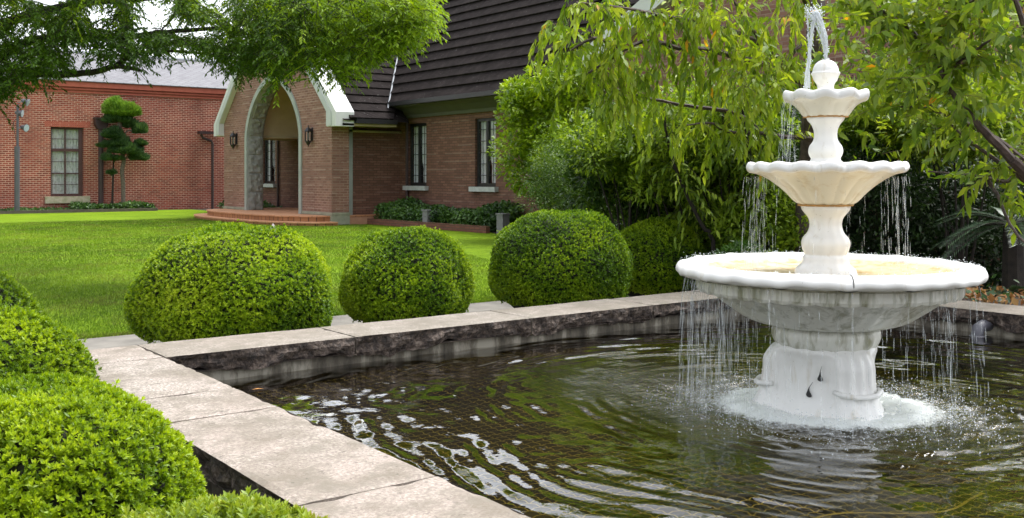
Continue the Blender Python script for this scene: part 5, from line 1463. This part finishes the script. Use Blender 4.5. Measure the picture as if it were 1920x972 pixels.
for bi, c in enumerate(bc):
    for k in range({0: 45, 1: 38, 2: 60, 3: 45, 4: 26, 5: 24, 6: 16, 7: 8, 8: 3, 9: 32, 10: 40}[bi]):
        u = rs.uniform(.2, 1) * (len(c) - 1); a = c[int(u)]; b = c[min(int(u) + 1, len(c) - 1)]; p = a.lerp(b, u % 1)
        st.append(np.array(p)); dr.append(rs.normal(size=3) * np.array([1, 1, .5]) + np.array([0, 0, .35])); ln.append(rs.uniform(.18, .5))
for k in range(400):
    x = rs.uniform(1560, 1990); t = rs.uniform(7.4, 7.9) if rs.uniform() < .15 else rs.uniform(8.2, 10); y = rs.uniform(-60, 200) if rs.uniform() < .9 else rs.uniform(180, 290)
    st.append(np.array(at_t(x, y, t))); dr.append(rs.normal(size=3) * np.array([1, 1, .5]) + np.array([0, 0, .2])); ln.append(rs.uniform(.15, .36))
hanging(rs, st, dr, ln, .030, .098, .30, out_, .055, .32)
finish_strands(rc, out_, M['lf_cherry2'], .38, M['twig'], .0024)

# ---- slim stems seen in the understory (three saplings)
SG = 'slim dark saplings left of the fountain'
for i, (pp, lab) in enumerate(((([(1336, 452, 10.9), (1318, 425, 10.9), (1290, 370, 10.9), (1268, 320, 10.9), (1250, 255, 10.9), (1245, 190, 10.8)]), 'slim sapling leaning left beside the small azalea mound'),
      (([(1362, 465, 11.2), (1364, 400, 11.2), (1366, 330, 11.2), (1358, 240, 11.2), (1350, 130, 11.2)]), 'upright slim sapling midway between mound and fountain'),
      (([(1440, 465, 10.8), (1434, 400, 10.8), (1412, 320, 10.8), (1395, 230, 10.8), (1385, 120, 10.7)]), 'slim sapling nearest the fountain stem, leaning left'))):
    pts = limb_pts(pp); b0 = Vector((pts[0].x, pts[0].y, 0)); root = empty('sapling', b0, lab, 'tree', SG)
    m_ = MB(); limb(m_, [b0] + pts, .028, .012, i, 6, .02); m_.build('trunk', M['bark_dark'], root)
    rs = RS(520 + i); out_ = ([], [], [], [], [], []); st, dr, ln = [], [], []
    for k in range(75):
        u = rs.uniform(.3, 1) * (len(pts) - 1); a = pts[int(u)]; b = pts[min(int(u) + 1, len(pts) - 1)]; p = a.lerp(b, u % 1)
        st.append(np.array(p)); dr.append(rs.normal(size=3) * np.array([1, 1, .6]) + np.array([0, 0, .5])); ln.append(rs.uniform(.25, .6))
    hanging(rs, st, dr, ln, .05, .085, .36, out_); finish_strands(root, out_, M['lf_mid'], .36, M['bark_dark'], .003)

# ================================================================ feather-leaved tree reaching in from the left
lt0 = at_t(-330, 600, 13.5)
lt = empty('feather_leaved_tree', (lt0.x, lt0.y, 0), 'big tree with dark spreading limbs and feathery leaves at the upper left', 'tree')
mb = MB(); limb(mb, [(lt0.x, lt0.y, -.05), at_t(-320, 400, 13.5), at_t(-260, 240, 13.4), at_t(-230, 120, 13.4), at_t(-150, -60, 13.4), at_t(-100, -250, 13.4)], .30, .14, 3, 12, .03); mb.build('trunk', M['bark_dark'], lt)
mb = MB()
B3 = [
 [(-200, 70, 13.4), (-80, 62, 13.3), (0, 45, 13.2), (57, 27, 13.1), (113, 14, 13.0), (181, 3, 12.9), (260, -3, 12.8), (380, -12, 12.6), (520, -6, 12.4), (640, -2, 12.2), (740, 8, 12.0)],
 [(-235, 150, 13.4), (-80, 130, 13.3), (0, 109, 13.2), (23, 90, 13.2), (45, 81, 13.1), (102, 70, 13.0), (158, 72, 12.9), (215, 70, 12.8), (271, 66, 12.7), (301, 61, 12.6), (353, 57, 12.5), (430, 52, 12.4)],
 [(-235, 190, 13.4), (-60, 185, 13.2), (0, 160, 13.0), (23, 147, 12.9), (45, 138, 12.8), (113, 140, 12.7), (170, 136, 12.6), (215, 125, 12.5), (235, 127, 12.4), (262, 132, 12.3)],
 [(215, 125, 12.5), (249, 102, 12.5), (294, 97, 12.4), (340, 97, 12.3), (400, 105, 12.2), (450, 120, 12.1)],
 [(271, 82, 12.8), (340, 84, 12.6), (400, 90, 12.4), (470, 96, 12.3), (520, 80, 12.2)],
 [(520, 2, 12.3), (562, 5, 12.2), (583, 26, 12.1), (607, 47, 12.0), (645, 48, 11.9), (690, 52, 11.8)],
 [(520, 10, 12.4), (531, 47, 12.2), (543, 69, 12.1), (555, 90, 12.0), (590, 108, 11.9)],
 [(339, 9, 12.7), (322, 35, 12.7), (303, 57, 12.7)],
 [(690, 0, 12.1), (735, 12, 12.0), (720, 30, 12.0), (700, 45, 12.0)],
 [(-150, -60, 13.4), (0, -90, 12.8), (200, -140, 12.2), (420, -150, 11.6), (620, -120, 11.2)],
 [(-120, -140, 13.4), (60, -260, 13.6), (260, -320, 13.8), (460, -330, 14.0)],
]
bc = [limb(mb, limb_pts(s), .075 if i in (0, 1, 2, 9, 10) else .03, .022 if i in (0, 1, 2) else .008, i + 60, 7, .02) for i, s in enumerate(B3)]
rs = RS(601)
def lower(x):
    xs = [-60, 0, 40, 90, 130, 200, 260, 320, 380, 420, 470, 520, 560, 600, 640, 690, 740, 780, 800, 812]
    ys = [190, 195, 170, 150, 118, 112, 118, 116, 112, 140, 150, 148, 135, 140, 150, 125, 100, 78, 62, 20]
    return float(np.interp(x, xs, ys)) - (9 if x > 150 else 6)
P, D, N, L, R = [[], [], [], [], []]; P2 = [[], [], [], [], []]
bpts = [p for c in bc for p in c]; twc = []
def spray(s, d, l, tipness):
    n = int(l / .020); v = d / np.linalg.norm(d); p = s.copy(); A = P2 if tipness else (P, D, N, L, R); tn = rs.normal(0, .14); pts = [p.copy()]
    side = np.cross(v, [0, 0, 1.0]) + 1e-6; side /= np.linalg.norm(side)
    for k in range(n):
        v = v + np.array([0, 0, -.055]) + rs.normal(0, .03, 3); v /= np.linalg.norm(v); p = p + v * .020
        s_ = 1 if k % 2 else -1; ld = v * .6 + side * s_ * .65 + np.array([0, 0, -.35]) + rs.normal(0, .15, 3)
        A[0].append(p.copy()); A[1].append(ld); A[2].append(np.array([0, 0, 1.0]) + rs.normal(0, .45, 3)); A[3].append(.064 * rs.uniform(.7, 1.2)); A[4].append(min(1, max(0, .45 + tn + rs.normal(0, .15))))
    pts.append(p.copy()); twc.append(pts)
nsp = 0
while nsp < 9000:
    x = rs.uniform(-80, 808); lo = lower(x) * (1 + .38 * mnoise.noise(Vector((x / 22, 0, 2)))) + 22 * mnoise.noise(Vector((x / 9, 0, 8)))
    y = lo * (1 - rs.uniform(0, 1.0) ** 1.1) - rs.uniform(0, 25) if rs.uniform() < .87 else rs.uniform(-260, 0)
    if y > -20 and x < 430:      # openings of sky between the limbs
        g = mnoise.noise(Vector((x / 62, y / 30, 4.2))) + .5 * mnoise.noise(Vector((x / 24, y / 14, 1.1)))
        hole = 1 if (y < 118) else 0
        if g > (-.04 if x > 110 else .18) and hole: continue
    t = rs.uniform(11.4, 14.0) - (.7 if x > 500 else 0)
    s = np.array(at_t(x, y, t)); d = rs.normal(size=3) * np.array([1, 1, .4]) + np.array([.1, -.1, -.15])
    spray(s, d, rs.uniform(.14, .34), x + rs.normal() * 60 > 585 or (y < 40 and rs.uniform() < .25)); nsp += 1
P, D, N, L, R = map(np.array, (P, D, N, L, R)); P2 = [np.array(a) for a in P2]
leaves('crown', P, D, N, L, L * .34, M['lf_zelkova'], lt, R, fold=.08); leaves('crown_tips', P2[0], P2[1], P2[2], P2[3], P2[3] * .34, M['lf_zelkova_tip'], lt, P2[4], fold=.08)
for pts in twc[::2]: mb.tube([Vector(pts[0]), Vector(pts[1])], [.0045, .002], 3, cap=False)
mb.build('limbs', M['bark_dark'], lt)
# the part of its crown that hangs over the lawn beyond the frame's top and left (it shades the grass)
rs = RS(603); n = 70000
C_ = [np.array(at_t(x, y, t)) for x, y, t in [(rs.uniform(-450, 330), rs.uniform(-480, -140), rs.uniform(12, 20)) for _ in range(90)]]
Pb, ub, kb_ = blob_leaves(rs, C_, [rs.uniform(.35, .8) for _ in C_], n, .5)
leaves('upper_crown', Pb, unit(ub + rand_dirs(rs, n)), unit(rand_dirs(rs, n) * .5 + np.array([0, 0, 1.0])), .10 * rs.uniform(.7, 1.2, n), .045, M['lf_zelkova'], lt, rs.uniform(0, 1, n))

# ================================================================ cloud-pruned pine by the annex
cp = on_y(231, 385, AY - .9); ROOT = Vector((cp.x, cp.y, 0))
pine = empty('cloud_pruned_pine', ROOT, 'cloud-pruned pine with layered pads against the red brick annex', 'tree')
Yp = AY - .9
def PP(px, py, dy=0): return on_y(px, py, Yp + dy)
mb = MB(); mb.tube(crv([ROOT, PP(231, 350), PP(229, 320), PP(232, 300), PP(225, 270), PP(224, 240), PP(225, 215)]), .085, 8); mb.v and None
mb.build('trunk', M['bark_grey'], pine)
mb = MB()
for spc in ([(231, 305), (243, 285), (250, 268)], [(228, 262), (240, 245), (258, 250)], [(226, 250), (212, 248), (208, 262)], [(226, 232), (214, 222), (222, 205)], [(230, 300), (215, 296), (208, 302)], [(232, 290), (255, 272), (262, 280)], [(225, 235), (240, 228), (256, 240)]):
    mb.tube(crv([PP(x, y) for x, y in spc]), [.05] + [.03] * (len(crv([PP(x, y) for x, y in spc])) - 1), 6)
mb.build('limbs', M['bark_grey'], pine)
def pads(root, specs, mat, nm, seed, n_):
    rs = RS(seed); Pp, Dd, Nn, Rr = [], [], [], []
    for (px, py, w, h, sh) in specs:
        c = np.array(PP(px, py)); s = 43 / 1900.; k = int(n_ * w * h / 500)
        u = rand_dirs(rs, k); u[:, 2] = np.where(u[:, 2] < 0, u[:, 2] * .35, u[:, 2]); rr = rs.uniform(.5, 1.12, k)
        q = c + u * rr[:, None] * np.array([w * s / 2 * .76, w * s / 2 * .62, h * s * .40]); q += u * (.16 * wob(q, 5, seed) + .08 * wob(q, 13, seed + 1))[:, None]
        Pp.append(q); Dd.append(unit(u + rand_dirs(rs, k) * .45 + np.array([0, 0, .8]))); Nn.append(rand_dirs(rs, k)); Rr.append(np.clip(rs.normal(.5, .24, k), 0, 1))
    Pp, Dd, Nn, Rr = map(np.concatenate, (Pp, Dd, Nn, Rr))
    leaves(nm, Pp, Dd, Nn, .22, .04, mat, root, Rr, fold=.3)
pads(pine, [(235, 214, 66, 36, 0), (222, 204, 30, 22, 0), (212, 212, 26, 18, 0)], M['lf_pine_top'], 'top_foliage', 701, 2600)
pads(pine, [(260, 250, 34, 24, 0), (244, 238, 26, 16, 0), (212, 256, 24, 14, 0), (265, 272, 26, 18, 0), (196, 276, 28, 14, 0), (226, 274, 38, 17, 0), (236, 286, 62, 20, 0), (214, 300, 34, 17, 0), (258, 299, 24, 14, 0), (208, 327, 20, 10, 0), (222, 228, 40, 20, 0)], M['lf_pine'], 'lower_pads', 702, 2500)
m_ = MB(); q0 = on_y(210, 388, AY - .8); m_.tube([(q0.x, q0.y, 0), (q0.x + .05, q0.y, 1.6), (q0.x + .1, q0.y, 3.1)], [.05, .035, .02], 6); tag(m_.build('tree_stake', M['bark_dark'], None), 'thin dark stake standing left of the cloud-pruned pine', 'stake')

# ================================================================ low planting
def lowbed(name, poly_fn, n, leaf, mat, label, seed, hgt, cat='ground cover', asp=.55):
    rs = RS(seed); P = poly_fn(rs, n); k = len(P)
    hh = hgt(P) if callable(hgt) else hgt
    P[:, 2] = P[:, 2] + (rs.uniform(0, 1, k) ** .5) * hh * (.72 + .28 * wob(P, 3.0, seed))
    D = unit(rand_dirs(rs, k) + np.array([-.2, -.3, .4])); N = unit(rand_dirs(rs, k) * .6 + np.array([-.3, -.4, .8]))
    L = leaf * rs.uniform(.6, 1.25, k)
    V, F, nf = leaf_arrays(P, D, N, L, L * asp, droop=.2)
    o = np_mesh(name, V, F, mat, None, np.repeat(np.clip(.45 + .25 * wob(P, 2.5, seed + 1) + rs.normal(0, .2, k), 0, 1), nf)); tag(o, label, cat, kind='stuff')
def bedf(x0, x1, y0, y1):
    return lambda rs, n: np.stack([rs.uniform(x0, x1, n), rs.uniform(y0, y1, n), np.zeros(n)], 1)
lowbed('ground_cover', bedf(14.55, 15.7, 20.3, 26.0), 22000, .10, M['lf_ground'], 'knee-high dark leafy ground cover under the house windows', 801, .70)
lowbed('ground_cover', bedf(14.3, 15.6, 34.6, 37.6), 4000, .12, M['lf_ground'], 'low dark plants seen through the stone arch', 802, .55)
lowbed('ivy', bedf(-10, 11.6, 41.5, 42.9), 22000, .12, M['lf_ground'], 'strip of low ivy along the foot of the annex wall', 803, lambda P: np.where(wob(P, .9, 5) > -.2, .30, .16))
lowbed('ivy', bedf(10.2, 13.2, 41.5, 42.9), 5000, .12, M['lf_ground'], 'taller ivy in the corner between annex and porch', 804, .34)
def behind(rs, n):
    X = rs.uniform(8, 18, n); Y = rs.uniform(3, 17, n); k = X > 8.9 + np.maximum(Y - 9, 0) * .75; X, Y = X[k], Y[k]; n = len(X); return np.stack([X, Y, np.full(n, .012)], 1)
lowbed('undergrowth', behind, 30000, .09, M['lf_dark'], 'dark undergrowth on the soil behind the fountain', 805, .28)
def litter(rs, n):
    X = PX1 + CW + .03 + np.abs(rs.normal(0, .55, n)); Y = rs.uniform(.5, 6.0, n); return np.stack([X, Y, np.full(n, .36)], 1)
# raised soil edge behind the right coping carrying fallen leaves
mb = MB(); mb.add([(PX1 + CW + .003, -.3, .37), (PX1 + CW + .003, 6.2, .37), (PX1 + CW + 1.2, 6.4, .36), (PX1 + CW + 2.2, 6.5, .0), (PX1 + CW + 2.2, -.3, .0), (PX1 + CW + 1.2, -.3, .36)], [(0, 5, 2, 1), (5, 4, 3, 2)])
tag(mb.build('soil_bank_ground', M['soil']), kind='structure')
lowbed('fallen_leaves', litter, 1300, .09, M['lf_litter'], 'brown and orange fallen leaves behind the right coping of the pool', 806, .05, 'leaves', .5)
lowbed('weeds', lambda rs, n: np.stack([PX1 + CW + .1 + np.abs(rs.normal(0, .5, n)), rs.uniform(1.5, 6.0, n), np.full(n, .36)], 1), 500, .07, M['lf_ground'], 'small green weeds among fallen leaves right of the pool', 807, .14)
# planter kerb of brick
mb = MB(); mb.box((14.42, 20.2, 0), (14.54, 26.15, .17)); tag(mb.build('planter_edge', M['planter_brick']), 'low brick edging of the bed under the house windows', 'edging')
# grey light boxes in the bed
for i, (px, py, lab) in enumerate(((802.5, 417, 'grey light box in the bed below the left house window'), (943, 420, 'grey light box in the bed below the right house window'))):
    q = on_x(px, 400, 14.60); w = .125
    root = empty('light_box', (14.60, q.y, 0), lab, 'garden light', 'grey light boxes in front of the house')
    m_ = MB(); m_.box((14.60 - .1, q.y - w, 0), (14.60 + .1, q.y + w, .47)); m_.build('housing', M['box_grey'], root)
    m_ = MB(); m_.box((14.60 - .12, q.y - w - .02, .472), (14.60 + .12, q.y + w + .02, .505)); m_.build('cap', M['box_grey'], root)

# floodlight pole
bp0 = on_y(32, 388, AY - 1.6); pole = empty('floodlight_pole', (bp0.x, bp0.y, 0), 'dark pole with three floodlights in front of the annex', 'lamp post')
Yl = AY - 1.6
def PL(px, py): return on_y(px, py, Yl)
ztop = PL(34, 196).z; zmid = PL(32, 275).z
m_ = MB(); m_.tube([(bp0.x, bp0.y, 0), (bp0.x, bp0.y, zmid)], .095, 12); m_.tube([(bp0.x, bp0.y, zmid), (bp0.x + .02, bp0.y, zmid + .02), (bp0.x + .02, bp0.y, ztop)], [.06, .045, .045], 10)
m_.build('pole', M['grey_metal'], pole)
for (px, py, dx, dz) in ((50, 192, .75, -.35), (39, 213, .8, -.15), (47, 240, .35, -.1)):
    c = PL(px, py); d = Vector((dx, -.45, dz)).normalized(); m_ = MB()
    ps = [c - d * .20, c - d * .14, c - d * .02, c + d * .05, c + d * .06]; m_.tube(ps, [.05, .08, .11, .15, .15], 12)
    m_.tube([c - d * .1, Vector((bp0.x + .02, bp0.y, c.z - .03))], .018, 6)
    fl = m_.build('floodlight', M['grey_metal'], pole)
    m_ = MB(); m_.tube([c + d * .062, c + d * .068], .135, 14); m_.build('lens', M['spot_glass'], fl)
m_ = MB(); m_.tube(crv([PL(30, 262), PL(27, 245), PL(25, 232), PL(28, 226), PL(33, 222)]), .012, 5); m_.tube(crv([PL(33, 205), PL(36, 195), PL(42, 200), PL(44, 194)]), .012, 5); m_.build('cable', M['dark_metal'], pole)

# pale pointed object of unidentified kind peeping over the largest azalea mound
c = at_t(514, 432, 24.5); m_ = MB()
m_.add([(c.x - .10, c.y + .22, 0), (c.x - .22, c.y - .05, 0), (c.x + .02, c.y - .26, 0), (c.x + .2, c.y + .02, 0), (c.x - .02, c.y + .02, c.z + .17), (c.x - .05, c.y + .2, c.z + .0), (c.x + .04, c.y - .14, c.z + .02)],
       [(0, 1, 5), (1, 4, 5), (1, 2, 6), (1, 6, 4), (2, 3, 6), (3, 4, 6), (3, 0, 5), (3, 5, 4)])
tag(m_.build('pointed_object', mat_plain('pale_pink', (.62, .56, .58), (.40, .34, .38), 6, .8, .2)), 'pale pinkish pointed object on the lawn behind the largest azalea mound', 'stone')
# a dead leaf afloat, and a few bubbles
q = at_t(484, 731, 1900 * 1.175 / 400); m_ = MB(); m_.add([(q.x - .03, q.y + .012, WZ + .008), (q.x, q.y - .006, WZ + .012), (q.x + .03, q.y - .012, WZ + .008), (q.x + .003, q.y + .013, WZ + .011)], [(0, 1, 2, 3)])
tag(m_.build('floating_leaf', mat_plain('orange_leaf', (.65, .32, .08), (.5, .2, .05), 20, .6, 0)), 'small orange leaf floating near the left corner of the pool', 'leaf')
rs = RS(91)
for (px, py, r) in ((697, 747, .022), (672, 750, .012), (647, 748, .016), (672, 757, .010), (852, 744, .008), (755, 735, .013)):
    t = (H - WZ) * FPX / (py - HOR); q = at_t(px, py, t); m_ = MB(); vs_ = []; fs = []
    for i in range(5):
        ph = i / 4 * math.pi / 2
        for k in range(14): a = k / 14 * 6.283; vs_.append((q.x + r * math.cos(ph) * math.cos(a), q.y + r * math.cos(ph) * math.sin(a), WZ + .004 + r * .5 * math.sin(ph)))
    for i in range(4):
        for k in range(14): fs.append((i * 14 + k, i * 14 + (k + 1) % 14, (i + 1) * 14 + (k + 1) % 14, (i + 1) * 14 + k))
    m_.add(vs_, fs); tag(m_.build('bubble', M['film'], None, True), 'small round bubble floating near the left corner of the pool', 'bubble', 'bubbles floating on the pool near its left corner')
